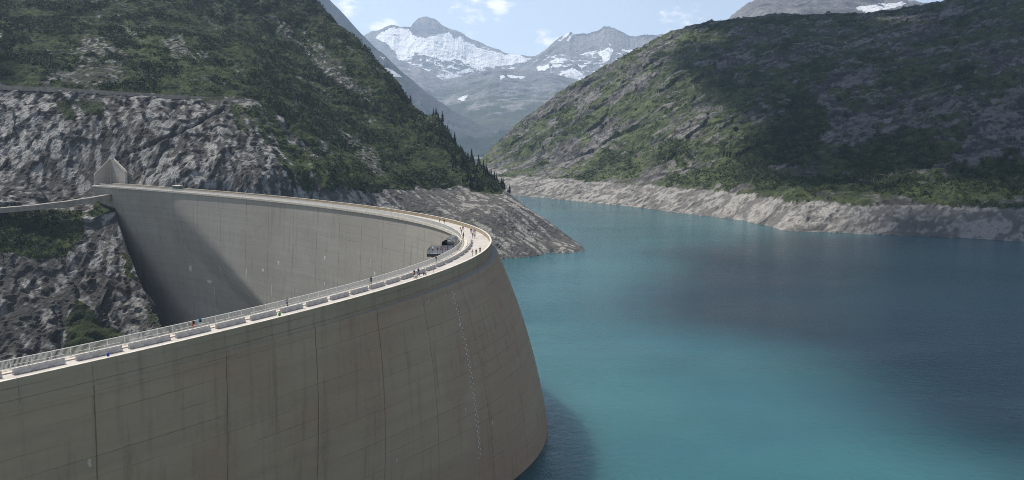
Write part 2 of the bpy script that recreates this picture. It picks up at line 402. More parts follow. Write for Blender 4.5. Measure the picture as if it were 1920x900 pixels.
# ---- left hillside with the far abutment and the rock spur
ctl = [
 # waterline of the spur (behind the dam to its tip and round the back)
 (*on_level(935, 485, 0)[:2], 0), (*on_level(1010, 479, 0)[:2], 0), (*on_level(1065, 474, 0)[:2], 0), (*on_level(1094, 467, 0)[:2], 0),
 (-62, 500, 0), (-115, 474, 0), (-160, 440, 0), (56, 570, -8), (50, 600, -10), (25, 625, -8), (0, 650, -8), (-25, 690, -6), (-70, 760, -6), (75, 545, -16), (30, 520, -14),
 (-60, 470, -20), (-120, 440, -22),
 (-40, 800, -8), (-70, 870, -6), (20, 760, -12), (60, 700, -14), (-10, 900, -10), (80, 850, -14), (80, 620, -16),
]
for q in [  # (px, py, distance)
 (1078, 448, 562), (1050, 428, 566), (1018, 404, 572), (990, 386, 580), (965, 368, 588), (1040, 450, 553), (1000, 440, 545), (960, 430, 538), (940, 400, 545),
 (940, 346, 600), (900, 308, 625), (850, 260, 662), (800, 211, 700), (750, 160, 738), (700, 107, 776), (650, 53, 812), (600, 2, 850), (550, -48, 888), (500, -95, 920),
 (905, 345, 592), (900, 368, 572), (840, 368, 560), (760, 365, 540), (700, 365, 520), (840, 320, 600), (760, 290, 625), (700, 270, 620), (760, 230, 680), (620, 340, 500), (620, 250, 590), (620, 130, 720), (560, 200, 610), (560, 300, 510), (560, 60, 800),
 # bench with the road, cliff under it, slope above
 (-120, 150, 486), (0, 158, 500), (120, 164, 506), (240, 172, 512), (360, 180, 522), (470, 187, 534), (520, 200, 550),
 (-120, 190, 474), (0, 200, 481), (120, 205, 486), (240, 212, 490), (360, 218, 496), (470, 226, 508),
 (-120, 260, 458), (0, 265, 462), (120, 270, 466), (240, 278, 468), (360, 285, 472), (470, 290, 482),
 (0, 330, 446), (120, 335, 452), (240, 336, 457), (350, 345, 452), (475, 357, 458), (560, 364, 480),
 (-120, 0, 640), (0, 0, 668), (120, 0, 690), (240, 0, 720), (360, 0, 760), (470, 0, 806), (0, 90, 560), (240, 95, 590), (470, 90, 660), (120, 60, 610), (360, 60, 660),
 (-120, -150, 800), (0, -150, 830), (240, -150, 860), (450, -150, 930),
 # road level left of the dam and the cliff under it
 (-120, 402, 402), (0, 392, 412), (100, 383, 430), (180, 371, 445), (-120, 385, 412), (0, 376, 424), (100, 368, 438),
 (-120, 500, 372), (-120, 620, 345), (0, 415, 404), (0, 500, 382), (0, 600, 360), (0, 690, 342), (80, 400, 422), (80, 500, 394), (80, 600, 370), (80, 680, 352),
 (150, 395, 432), (150, 500, 403), (150, 600, 380), (150, 680, 360), (210, 398, 432), (225, 440, 424), (238, 500, 413), (258, 570, 401), (282, 612, 391), (230, 640, 382),
 (300, 700, 372), (180, 780, 338), (40, 800, 322), (-120, 760, 318), (400, 720, 352), (400, 640, 372),
 # ground hidden behind the ridge
 (900, 345, 690), (850, 310, 740), (800, 270, 790), (750, 225, 830), (700, 180, 870), (650, 130, 910), (600, 85, 950), (550, 50, 985),
]: ctl.append(tuple(at(q[0], q[1] + (6 if q[2] > 555 and q[1] < 460 else 0), q[2])))
SPL = 1.2
gx = np.arange(-560, 92, SPL); gy = np.arange(312, 905, SPL)
GX, GY = np.meshgrid(gx, gy)
GZ = tps(ctl, GX, GY, 0.0004)
P0 = np.stack([GX, GY, GZ], -1); px, py = to_px(P0)
# the ground falls away behind the visible ridge line
rpx = [500, 550, 600, 650, 700, 750, 800, 850, 900, 940, 965, 990, 1018, 1050, 1078, 1100]; rpy = [-95, -48, 5, 55, 109, 162, 213, 262, 310, 348, 370, 388, 406, 430, 450, 470]; rpd = [920, 888, 850, 812, 776, 738, 700, 662, 625, 600, 588, 580, 572, 566, 562, 556]
Yr = np.interp(px, rpx, rpd); beh = (GY > Yr) & (px > 495)
vy = np.interp(px, rpx, rpy) + 0.30 * (GY - Yr); ty = -(vy - 450) / F_PX
cap = CAMZ + (-math.sin(TH) + ty * math.cos(TH)) * GY / (math.cos(TH) + ty * math.sin(TH))
GZ = np.where(beh, np.minimum(GZ, cap), GZ); P0 = np.stack([GX, GY, GZ], -1); px, py = to_px(P0)
box_ = (GX > -240) & (GX < -60) & (GY < 445)
bi = np.argwhere(box_); qq = P0[box_][:, :2]; ss_ = np.arange(280, 474, 1.0); cc_ = crest(ss_, -7.9)
for k0 in range(0, len(qq), 4000):
    d2 = ((qq[k0:k0 + 4000, None] - cc_[None]) ** 2).sum(-1); j = d2.argmin(1); aa = np.interp(ss_[j], _s, _a)
    nn_ = (qq[k0:k0 + 4000, 0] - cc_[j, 0]) * np.sin(aa) - (qq[k0:k0 + 4000, 1] - cc_[j, 1]) * np.cos(aa)
    for (r_, c_), n_ in zip(bi[k0:k0 + 4000], nn_):
        if n_ < 9.0 and 214 < px[r_, c_] < 470:
            vc = np.interp(px[r_, c_], [213, 225, 245, 270, 300, 330, 470], [372, 405, 470, 540, 610, 670, 800])
            zc = at(px[r_, c_], vc, GY[r_, c_])[2]
            if GZ[r_, c_] > zc: GZ[r_, c_] = zc
P0 = np.stack([GX, GY, GZ], -1); px, py = to_px(P0)
CLIFF = [(-300, 160), (0, 158), (160, 167), (300, 179), (470, 189), (520, 218), (560, 265), (640, 345), (705, 380), (560, 380), (350, 358), (235, 352), (200, 340), (170, 395), (-300, 400)]
GREEN_IN = [[(425, 195), (510, 205), (540, 262), (500, 268), (450, 245)], [(505, 262), (560, 270), (640, 345), (620, 372), (560, 352), (520, 315)], [(100, 190), (190, 190), (200, 215), (120, 225)]]
LOWVEG = [[(-300, 392), (205, 380), (205, 396), (150, 400), (160, 440), (120, 480), (60, 490), (0, 470), (-300, 480)], [(135, 560), (180, 585), (205, 665), (120, 665)], [(185, 600), (240, 635), (215, 690), (170, 660)], [(225, 460), (246, 480), (258, 530), (240, 520)], [(278, 565), (296, 590), (298, 620), (284, 600)]]
BARE_UP = [[(295, 66), (335, 66), (355, 105), (310, 110)], [(470, 20), (520, 40), (640, 140), (660, 190), (600, 130)], [(160, 75), (210, 70), (215, 110), (140, 120)], [(630, 215), (700, 290), (720, 340), (690, 320), (640, 250)], [(100, 120), (230, 120), (230, 165), (80, 160)], [(560, 60), (600, 70), (690, 190), (660, 180)]]
veg = np.ones(px.shape)
veg[poly_mask(px, py, BARE_UP, 20, 3)] = 0.50
veg[poly_mask(px, py, [CLIFF], 9, 4)] = 0.06
veg[poly_mask(px, py, GREEN_IN, 10, 6)] = 0.66
front = GZ < 46 + 9 * (fbm(np.stack([GX / 16, GY / 16, 0 * GX], -1).reshape(-1, 3), 3, 12).reshape(GX.shape) - 0.5) * 2
ringline = np.interp(px, [560, 690, 760, 860, 955, 1000], [380, 372, 362, 367, 360, 360])
ring_z = GZ < np.interp(GX, [-120, -60, 0, 30], [44, 40, 36, 34]) + 7 * (fbm(np.stack([GX / 13, GY / 13, GZ / 13], -1).reshape(-1, 3), 3, 12).reshape(GX.shape) - 0.5)
ringm = ring_z & (px > 600) & (GY > 455)
veg[ringm] = 0.0
low = (py > 392) & (px < 330) & (GY < 450)
veg[low] = 0.12
veg[low & poly_mask(px, py, LOWVEG, 9, 8)] = 0.9
ring = np.where(ringm, 0.42, 0.0)
lush = np.zeros(px.shape)
lush[poly_mask(px, py, [[(235, 45), (300, 55), (330, 110), (420, 130), (480, 170), (380, 130), (300, 120), (235, 90)], [(540, 250), (640, 340), (600, 350), (540, 300)], [(430, 195), (500, 205), (530, 255), (470, 245)], [(120, 400), (170, 400), (160, 480), (110, 460)]], 12, 9)] = 1
nrm = normals_grid(P0)
nrm[nrm[..., 2] < 0] *= -1
flat = P0.reshape(-1, 3)
gul = np.stack([(flat[:, 0] * 0.70 + flat[:, 1] * 0.72), (flat[:, 0] * 0.72 - flat[:, 1] * 0.70) * 0.22, flat[:, 2] * 0.15], -1)
upper = ((veg > 0.6) & (py < 372)).reshape(-1)                   # gullies and bare ribs run down the grassy slope
veg = np.where(upper.reshape(veg.shape), np.clip(veg - 0.48 * sstep(0.57, 0.70, fbm(gul / 6.0, 4, 251, 0.58)).reshape(veg.shape), 0, 1), veg)
lush = np.where(upper.reshape(veg.shape), np.maximum(lush, 0.5 * sstep(0.54, 0.68, fbm(gul / 9.0, 4, 255, 0.58)).reshape(veg.shape)), lush)
vv = veg.reshape(-1); rv = blur(veg, 3).reshape(-1); rockw = 1 - sstep(0.25, 0.7, rv)
ringf = ringm.reshape(-1)
sd = np.where(ringf[:, None], flat @ frame((0.74, -0.42, -0.55)).T, flat @ frame((0.16, -0.50, -0.85)).T)   # sheets dip right on the spur, stand steep on the cliff
warp = 3.5 * np.stack([vnoise(flat / 11.0, 201), vnoise(flat / 11.0, 202), vnoise(flat / 11.0, 203)], -1)
w1, w1b, c1_, t1_ = worley((sd + warp * 0.6) / np.array([11.0, 11.0, 26.0]), 205)
w2, w2b, c2_, t2_ = worley((sd + warp * 0.6) / np.array([4.2, 4.2, 9.5]), 215)
big = 3.2 * (ridged(sd / np.array([34, 34, 80]), 4, 21, 0.5) - 0.62)
ringf = ringm.reshape(-1)
rockd = big * np.where(ringf, 0.3, 1.0) + (0.9 * (c1_ - 0.5) + 3.6 * t1_) * np.where(ringf, 0.22, 1) + (0.6 * (c2_ - 0.5) + 2.6 * t2_) * np.where(ringf, 0.32, 1) + 0.5 * (vnoise(flat / 1.9, 217) - 0.5)
gul = np.stack([(flat[:, 0] * 0.70 + flat[:, 1] * 0.72), (flat[:, 0] * 0.72 - flat[:, 1] * 0.70) * 0.22, flat[:, 2] * 0.15], -1)
gulf = 9.0 * (ridged(gul / 46.0, 4, 51, 0.5) - 0.62)
vegd = 3.4 * (fbm(flat / 12.0, 4, 41, 0.55) - 0.5) + 1.8 * (vnoise(flat / 3.2, 43) - 0.5)
upz = (sstep(40, 70, flat[:, 2])) * sstep(380, 560, px.reshape(-1))
dsp = vegd * (1 - rockw) + rockd * (0.22 + 0.78 * rockw) + gulf * upz * 0.8
cvy = np.interp(px.reshape(-1), [205, 240, 300, 360, 420], [302, 283, 262, 238, 203]) + 5 * (vnoise(flat / 9.0, 241) - 0.5)
crev = np.exp(-((py.reshape(-1) - cvy) / 2.6) ** 2) * (px.reshape(-1) > 205) * (px.reshape(-1) < 420)
dsp = dsp - 3.0 * crev                                         # the long slanting cleft in the cliff
streak = fbm(sd / np.where(ringf[:, None], np.array([3.2, 3.2, 34.0]), np.array([2.4, 2.4, 26.0])), 4, 231, 0.6)
tone = np.clip(0.5 + 0.14 * (c1_ - 0.5) + 0.18 * (c2_ - 0.5) - 0.55 * np.exp(-((w1b - w1) / 0.06) ** 2) - 0.45 * np.exp(-((w2b - w2) / 0.09) ** 2) + 0.8 * (fbm(flat / 30.0, 3, 233) - 0.5) + 0.8 * (vnoise(sd / np.array([1.8, 1.8, 6.0]), 243) - 0.5) - 0.7 * crev + np.where(ringf, 2.3, 2.4) * (streak - 0.5), 0, 1)
# the bench for the road stays level and the abutment clean
bench = np.exp(-((py.reshape(-1) - np.interp(px.reshape(-1), [-120, 0, 240, 470], [153, 161, 175, 190])) / 4.0) ** 2) * (px.reshape(-1) < 500)
dsp *= 1 - 0.8 * bench
dd = np.min(((flat[:, None, :2] - crest(np.linspace(440, 474, 5), -4.0)[None]) ** 2).sum(-1), 1) ** 0.5
dsp = dsp * (0.25 + 0.75 * sstep(6, 30, dd)) - 2.0 * (1 - sstep(6, 30, dd))
PL = flat + nrm.reshape(-1, 3) * dsp[:, None]
me = mesh_np('left_hillside', PL, grid_faces(*GX.shape))
attr(me, 'veg', vv); attr(me, 'ring', ring); attr(me, 'lush', lush); attr(me, 'tone', tone)
M_LEFT = terrain_mat('left_hillside_ground', strata=(0.5, 0.35, 0.6), aniso=(1.0, 0.45, 0.8))
left = link('left_hillside', me, M_LEFT)
tag(left, 'steep rocky hillside with scrub rising behind the far end of the dam', 'hillside', kind='structure')
# drop faces not needed: none

# ---- right hillside
ctr = []
WL = [(975, 368), (1040, 373), (1100, 379), (1200, 389), (1300, 402), (1400, 415), (1460, 426), (1484, 433), (1540, 435), (1600, 438), (1760, 444), (1920, 453), (2060, 462)]
RT = [(930, 333), (975, 335), (1040, 337), (1100, 340), (1200, 347), (1300, 353), (1400, 362), (1484, 368), (1540, 371), (1600, 373), (1760, 378), (1920, 385), (2060, 392)]
for (a, b), (c, d) in zip(WL, RT[:1] + RT[2:]):
    w = on_level(a, b, 0); ctr.append((w[0], w[1], 0.0))
    k = w[1] * 0.93; ctr.append((w[0] * 0.93 - 5, k, -14))
for (a, b) in RT:
    Zs = np.interp(a, [q[0] for q in WL], [on_level(q[0], q[1], 0)[1] for q in WL])
    ctr.append(tuple(at(a, b, Zs * 1.06 + 8)))
for q in [
 (895, 299, 1130), (930, 272, 1160), (970, 236, 1195), (1030, 190, 1235), (1100, 144, 1270), (1180, 96, 1305), (1240, 67, 1330), (1300, 52, 1345), (1360, 40, 1340), (1440, 30, 1330), (1560, 26, 1300), (1640, 26, 1280), (1700, 12, 1265), (1750, 2, 1250), (1850, -20, 1230), (1950, -42, 1200), (2080, -70, 1180),
 (980, 300, 1080), (1060, 270, 1040), (1150, 300, 900), (1150, 220, 1060), (1250, 320, 800), (1250, 240, 930), (1250, 150, 1090), (1400, 320, 720), (1400, 230, 850), (1400, 130, 1010), (1400, 70, 1180),
 (1560, 330, 650), (1560, 240, 780), (1560, 150, 920), (1560, 80, 1080), (1740, 340, 610), (1740, 240, 735), (1740, 140, 880), (1740, 60, 1050), (1920, 345, 592), (1920, 240, 700), (1920, 120, 850), (1920, 20, 1030), (2080, 340, 580), (2080, 200, 740), (2080, 60, 930),
 (930, 330, 1330), (970, 300, 1400), (1100, 220, 1450), (1240, 150, 1500), (1440, 100, 1500), (1640, 90, 1480), (1850, 60, 1450), (2080, 10, 1420), (880, 335, 1180), (860, 345, 1250),
]: ctr.append(tuple(at(q[0], q[1] + 5, q[2] * 1.13)))
SPR = 2.4
gx = np.arange(-125, 830, SPR); gy = np.arange(520, 1640, SPR)
RX, RY = np.meshgrid(gx, gy)
RZ = tps(ctr, RX, RY, 0.0006)
P1 = np.stack([RX, RY, RZ], -1); qx, qy = to_px(P1)
f1 = P1.reshape(-1, 3)
nz = fbm(f1 / 60.0, 5, 61, 0.55).reshape(RX.shape)
nz2 = fbm(f1 * np.array([1, 1, 1]) / 22.0, 4, 67, 0.55).reshape(RX.shape)
vegr = np.clip(0.64 + 1.0 * (nz - 0.5) + 1.1 * (nz2 - 0.5), 0, 1)
SCREE = [[(1925, 165), (1865, 185), (1815, 255), (1770, 325), (1800, 345), (1850, 310), (1990, 300), (1990, 165)], [(1545, 235), (1600, 208), (1695, 186), (1670, 232), (1610, 272), (1560, 275), (1530, 262)], [(1720, 275), (1750, 270), (1755, 300), (1735, 305)], [(1680, 235), (1720, 190), (1722, 205), (1690, 240)],
         [(1030, 305), (1045, 275), (1085, 255), (1070, 285), (1110, 290), (1060, 320)], [(985, 222), (1050, 178), (1100, 165), (1030, 205), (990, 240)], [(1090, 275), (1135, 235), (1150, 240), (1110, 285)], [(1420, 115), (1520, 85), (1500, 105), (1430, 130)], [(1560, 130), (1650, 140), (1600, 175), (1500, 180)], [(1470, 300), (1540, 290), (1520, 310), (1480, 312)], [(1350, 95), (1420, 90), (1410, 120), (1340, 130)]]
vegr[poly_mask(qx, qy, SCREE, 16, 14)] -= 0.46
DARK = [[(1500, 170), (1560, 200), (1540, 300), (1400, 330), (1300, 330), (1420, 260)], [(1225, 270), (1300, 265), (1300, 300), (1230, 310)], [(1780, 310), (1920, 295), (1920, 350), (1790, 350)], [(1560, 290), (1720, 240), (1760, 310), (1600, 330)], [(1120, 290), (1170, 280), (1180, 315), (1120, 310)], [(1250, 345), (1950, 372), (1950, 345), (1250, 318)], [(1300, 130), (1380, 140), (1380, 170), (1310, 165)]]
darkm = poly_mask(qx, qy, DARK, 22, 17)
vegr = np.clip(vegr, 0, 1); vegr[darkm] = np.maximum(vegr[darkm], 0.72)
n1_ = normals_grid(P1); n1_[n1_[..., 2] < 0] *= -1
rs = f1 @ frame((0.80, 0.25, 0.54)).T
warp = 9 * np.stack([vnoise(f1 / 26.0, 301), vnoise(f1 / 26.0, 302), vnoise(f1 / 26.0, 303)], -1)
w1, w1b, c1_, t1_ = worley((rs + warp) / np.array([20, 20, 50]), 305)
w2, w2b, c2_, t2_ = worley((f1 + warp) / 7.0, 315)
hi = sstep(22, 50, f1[:, 2])
ro = 19.0 * (ridged(rs / np.array([80, 80, 230]), 6, 81, 0.56) - 0.62) * hi + (1.8 * (c1_ - 0.5) + 7.5 * t1_) * (0.18 + 0.82 * hi) + (1.0 * (c2_ - 0.5) + 3.6 * t2_) * (0.7 + 0.3 * hi) + 1.3 * (fbm(f1 / 5.5, 3, 319, 0.6) - 0.5)
ro = ro + 4.5 * (fbm(f1 / 14.0, 3, 89) - 0.5) * hi
promo = np.exp(-(((f1[:, 0] - on_level(1500, 433, 0)[0]) / 22) ** 2 + ((f1[:, 1] - on_level(1500, 430, 0)[1] - 8) / 16) ** 2))
PR = f1 + n1_.reshape(-1, 3) * (ro + 5 * promo)[:, None]
ringr = ((0.3 * PR[:, 2] + 0.7 * f1[:, 2]) < 20.0 + 6.0 * (fbm(f1 * np.array([1, 1, 0.2]) / 13.0, 4, 71, 0.6) - 0.5)).reshape(RX.shape)
rstreak = fbm((f1 @ frame((0.72, 0.45, 0.52)).T) / np.array([5.0, 5.0, 40.0]), 4, 331, 0.6)
toner = np.clip(0.5 + 0.5 * (c1_ - 0.5) + 0.5 * (c2_ - 0.5) - 0.45 * np.exp(-((w1b - w1) / 0.08) ** 2) + np.where(ringr.reshape(-1), 0.9, 0.8) * (rstreak - 0.5) + np.where(ringr.reshape(-1), 0.7, 0) * (fbm(np.stack([f1[:, 0] / 60, f1[:, 1] / 60, PR[:, 2] / 1.3], -1), 3, 335) - 0.5) + 0.9 * (vnoise(f1 / 3.1, 337) - 0.5), 0, 1)
vegr = np.clip(vegr - 0.42 * sstep(0.55, 0.68, fbm(rs / np.array([9.0, 9.0, 75.0]), 4, 341, 0.6)).reshape(RX.shape) * (~darkm), 0, 1)
vegr[ringr] = 0.0
lush_sunlit = sstep(1330, 1080, qx) * sstep(0.42, 0.62, fbm(f1 / 40.0, 4, 75).reshape(RX.shape)) * (RZ > 22) * (~darkm)  # extra green towards the left also paints in that flank's sunlight
lush_sunlit = np.maximum(lush_sunlit * 1.0, 0.35 * sstep(0.5, 0.66, fbm(f1 / 30.0, 4, 77).reshape(RX.shape)) * (~darkm))
me = mesh_np('right_hillside', PR, grid_faces(*RX.shape))
attr(me, 'veg', vegr); attr(me, 'ring', ringr.astype(float)); attr(me, 'lush', lush_sunlit); attr(me, 'tone', toner)
M_RIGHT = terrain_mat('right_hillside_ground', rock_l=(0.23, 0.22, 0.205), ring=(0.335, 0.318, 0.29), veg_d=(0.040, 0.050, 0.027), veg_l=(0.092, 0.110, 0.048), sc=0.8, strata=(0, 0.5, 0.3), aniso=(1, 0.5, 1))
right = link('right_hillside', me, M_RIGHT)
tag(right, 'green and rocky hillside with a pale drawdown band across the lake', 'hillside', kind='structure')

# ---- far ridges
def far_ridge(name, label, ridge, D, base, Db, mat, amp, step=2.0, rows=120, snow=None, sn_bias=0.0, vegf=0.3, seed=0, wob=1.0, back=1.25):
    rx = np.array([p[0] for p in ridge], float); ry = np.array([p[1] for p in ridge], float)
    bx = np.array([p[0] for p in base], float); by = np.array([p[1] for p in base], float)
    cols = np.arange(rx.min(), rx.max() + step, step); t = np.linspace(0, back, rows)
    Rv = np.interp(cols, rx, ry); Bv = np.interp(cols, bx, by)
    cf = cols * D / F_PX
    Rv = Rv + wob * 5 * (fbm(np.stack([cf / (D * 0.012), 0 * cf, 0 * cf + seed], -1), 5, seed + 1, 0.6) - 0.5)
    T, CX = np.meshgrid(t, cols, indexing='ij')
    kern = np.hanning(41); kern /= kern.sum(); Rs = np.convolve(np.pad(Rv, 20, mode='edge'), kern, 'valid')
    Rv = Rs + (Rv - Rs) * np.where(T < 1, T ** 2.5, 1.0)          # sharp crest details soften down the face
    tt = np.minimum(T, 2 - T)                                  # falls again behind the crest
    Yd = Db + (D - Db) * T
    v = Bv + (Rv - Bv) * np.where(T < 1, T ** 0.9, 1 - (T - 1) * 1.6)
    th_y = -(v - 450) / F_PX; xx = (CX - 960) / F_PX
    fw = math.cos(TH) + th_y * math.sin(TH); up = -math.sin(TH) + th_y * math.cos(TH)
    P = np.stack([xx * Yd / fw, Yd, CAMZ + up * Yd / fw], -1)
    fl = P.reshape(-1, 3)
    env = (np.sin(np.clip(tt, 0, 1) * math.pi) ** 0.7).reshape(-1)
    w = 0.9 * amp * (ridged(fl * np.array([1, 0.7, 0.8]) / (amp * 4.2), 7, seed + 7, 0.58) - 0.6)
    nn = normals_grid(P); nn[nn[..., 2] < 0] *= -1
    fl2 = fl + nn.reshape(-1, 3) * (w * (0.06 + env))[:, None]
    me = mesh_np(name, fl2, grid_faces(*T.shape))
    X2, Y2 = to_px(fl2)
    vg = np.clip(vegf + 1.2 * (fbm(fl / (amp * 2.2), 4, seed + 3) - 0.5) + 0.5 * (0.5 - T.reshape(-1)), 0, 1)
    attr(me, 'veg', vg); attr(me, 'ring', np.zeros(len(fl))); attr(me, 'lush', np.zeros(len(fl))); attr(me, 'tone', ridged(fl / (amp * 1.2), 4, seed + 17, 0.55))
    if snow is not None:
        s_ = np.zeros(len(fl))
        for poly, val, jit in snow:
            m = poly_mask(X2, Y2, [poly], jit, seed + 11); s_[m] = np.maximum(s_[m], val)
        attr(me, 'snow', s_)
    o = link(name, me, mat); return tag(o, label, 'mountain', kind='structure')
M_BLUE = terrain_mat('mid_slope_ground', rock_l=(0.12, 0.118, 0.115), crk=0.1, sc=0.08, snow=True, veg_d=(0.022, 0.032, 0.02), veg_l=(0.045, 0.058, 0.03))  # rock and scrub darkened to paint in the slope's backlit shade
M_PEAK = terrain_mat('peak_ground', rock_l=(0.30, 0.285, 0.27), rock_d=(0.05, 0.05, 0.05), crk=0.1, sc=0.04, snow=True, veg_d=(0.055, 0.062, 0.04), veg_l=(0.095, 0.105, 0.06))
far_ridge('mid_slope', 'long bluish mountain slope running down into the valley behind the spur',
          [(380, -260), (480, -160), (560, -70), (600, -20), (640, 22), (670, 55), (700, 84), (740, 122), (780, 157), (820, 188), (860, 214), (900, 234), (925, 240), (950, 237), (975, 238), (1000, 250), (1040, 275)],
          4600, [(380, 320), (700, 320), (870, 300), (920, 285), (1040, 290)], 4050, M_BLUE, 95, 1.6, 140,
          snow=[([(718, 125), (735, 130), (756, 144), (735, 145)], 0.75, 3), ([(712, 105), (724, 108), (720, 113)], 0.7, 2), ([(873, 214), (885, 222), (877, 222)], 0.7, 2)], vegf=0.55, seed=101)
far_ridge('glacier_peak', 'snow covered peak with a dark rock summit at the head of the valley',
          [(600, 150), (660, 80), (697, 58), (715, 55), (733, 46), (752, 50), (770, 50), (776, 42), (785, 34), (800, 31), (815, 35), (830, 48), (855, 56), (880, 70), (910, 83), (945, 97), (985, 103), (1003, 106), (1025, 96), (1060, 100), (1120, 120)],
          9400, [(600, 260), (900, 250), (1120, 235)], 7300, M_PEAK, 190, 1.3, 170,
          snow=[([(702, 72), (716, 60), (735, 52), (768, 54), (774, 62), (800, 68), (835, 60), (850, 72), (900, 88), (950, 100), (1000, 107), (985, 117), (945, 124), (890, 124), (850, 112), (800, 108), (770, 96), (755, 110), (742, 92), (725, 80)], 0.78, 9), ([(735, 78), (860, 70), (1000, 112), (940, 142), (860, 152), (800, 142), (755, 122)], 0.36, 10),
                ([(755, 95), (775, 100), (770, 120), (752, 112)], 0.6, 5), ([(800, 110), (840, 130), (855, 140), (848, 142), (800, 118)], 0.55, 4), ([(815, 142), (850, 138), (880, 128), (888, 132), (860, 143), (820, 152)], 0.7, 4), ([(835, 158), (842, 165), (834, 175), (830, 170)], 0.6, 2)], vegf=0.15, seed=131, wob=1.5)
far_ridge('jagged_peak', 'grey jagged ridge with scattered snow patches right of the glacier',
          [(960, 140), (990, 118), (1008, 104), (1025, 90), (1045, 76), (1068, 57), (1076, 62), (1088, 60), (1100, 62), (1115, 57), (1135, 52), (1150, 53), (1165, 62), (1180, 66), (1210, 66), (1245, 65), (1290, 70), (1360, 90)],
          8600, [(960, 250), (1100, 240), (1360, 230)], 6300, M_PEAK, 175, 1.3, 160,
          snow=[([(1046, 76), (1068, 58), (1072, 60), (1052, 78)], 0.7, 2), ([(1058, 76), (1074, 63), (1078, 66), (1064, 78)], 0.62, 2), ([(1122, 100), (1140, 88), (1150, 92), (1142, 112), (1135, 115)], 0.7, 3), ([(1052, 132), (1075, 128), (1095, 138), (1085, 150), (1062, 148)], 0.72, 4), ([(1005, 128), (1030, 122), (1032, 130), (1010, 134)], 0.68, 3), ([(1032, 115), (1060, 110), (1066, 114), (1040, 128)], 0.58, 4), ([(1105, 98), (1116, 100), (1112, 106)], 0.65, 2), ([(1140, 78), (1148, 84), (1142, 88)], 0.65, 2), ([(1165, 90), (1190, 95), (1180, 102)], 0.7, 4), ([(1000, 108), (1060, 100), (1110, 90), (1160, 95), (1180, 120), (1100, 150), (1040, 155), (1000, 140)], 0.30, 8), ([(1085, 122), (1098, 124), (1092, 130)], 0.68, 2)], vegf=0.12, seed=151, wob=2.2)
far_ridge('valley_head', 'pale green foothills below the snowy peaks',
          [(700, 120), (790, 128), (830, 150), (880, 140), (930, 128), (980, 132), (1030, 136), (1090, 150), (1180, 160), (1260, 170)],
          7200, [(700, 300), (930, 245), (1000, 236), (1260, 230)], 5000, M_PEAK, 95, 1.5, 130,
          snow=[([(935, 142), (945, 140), (948, 148), (938, 149)], 0.65, 2), ([(950, 140), (985, 142), (980, 147), (955, 147)], 0.65, 3), ([(855, 185), (880, 178), (868, 192)], 0.58, 3)], vegf=0.55, seed=171)
far_ridge('right_peak', 'steep grey rock peak with a snowfield above the right hillside',
          [(1340, 60), (1368, 36), (1395, 12), (1415, 0), (1430, -14), (1500, -40), (1600, -30), (1660, -10), (1705, 2), (1740, 4), (1790, 20)],
          4600, [(1340, 120), (1560, 100), (1790, 90)], 3500, M_PEAK, 120, 1.6, 110,
          snow=[([(1605, 12), (1640, 8), (1690, 3), (1700, 8), (1660, 20), (1640, 26), (1610, 20)], 0.75, 4)], vegf=0.02, seed=191, wob=3.0)

# ---- valley ground under everything and the lake
g = MB(); g.add([(-8800, -700, -95), (8800, -700, -95), (8800, 12600, -95), (-8800, 12600, -95)], [(0, 1, 2, 3)])
M_GROUND = plain('valley_ground', (0.12, 0.12, 0.09), 0.95, 0, 0.3, 0.01)
tag(g.build('ground', M_GROUND), 'bare valley ground under the hills', 'ground', kind='structure')
def water_mat():
    t = NT('lake_water'); b = t.b
    b.inputs['Roughness'].default_value = 0.10; b.inputs['IOR'].default_value = 1.33; b.inputs['Specular IOR Level'].default_value = 0.5
    co = t.coord((1, 1, 1)); wnd = t.coord((0.35, 1.0, 1.0), (0, 0, 0.25))
    big = t.noise(co, 0.006, 4, 0.6)
    c = t.mix(t.rng(big, 0.35, 0.65), (0.018, 0.080, 0.100), (0.029, 0.110, 0.120))
    # ripples: short wavelets that run with the wind, calmer and rougher stretches
    r1 = t.noise(t.coord((0.75, 1.0, 1.0), (0, 0, 0.5)), 0.42, 5, 0.62, 0.4)
    r2 = t.noise(co, 1.7, 3, 0.6)
    gust = t.rng(t.noise(t.coord((0.35, 1.5, 1), (0, 0, -0.12)), 0.011, 4, 0.6), 0.36, 0.66, 0.5, 1.15)
    h = t.math('MULTIPLY', t.math('ADD', r1, t.math('MULTIPLY', r2, 0.25)), gust)
    t.m.node_tree.nodes['Principled BSDF'].subsurface_method = 'BURLEY'; b.inputs['Subsurface Weight'].default_value = 1.0; b.inputs['Subsurface Radius'].default_value = (0.6, 1.0, 1.0); b.inputs['Subsurface Scale'].default_value = 26.0
    t.bump(h, 0.5, 1.0)
    return t.col(c)
sw = np.linspace(-118, 472, 120)
edge = [tuple(crest(np.array(q), np.array(float(u_off(q, 52.4)) - 3.0))) for q in sw]
poly = [(float(a), float(b), 0.0) for a, b in edge] + [(-300, 620, 0), (-300, 1700, 0), (1500, 1700, 0), (1500, -160, 0), (float(edge[0][0]) + 60, -160, 0)]
bm = bmesh.new(); vsx = [bm.verts.new(p) for p in poly]
es = [bm.edges.new((vsx[i], vsx[(i + 1) % len(vsx)])) for i in range(len(vsx))]
bmesh.ops.triangle_fill(bm, use_beauty=True, use_dissolve=False, edges=es)
bmesh.ops.recalc_face_normals(bm, faces=bm.faces)
if sum(f.normal.z for f in bm.faces) < 0: bmesh.ops.reverse_faces(bm, faces=bm.faces)
me = bpy.data.meshes.new('lake_water'); bm.to_mesh(me); bm.free()
tag(link('lake_water', me, water_mat()), 'turquoise reservoir water held by the dam', 'water', kind='structure')

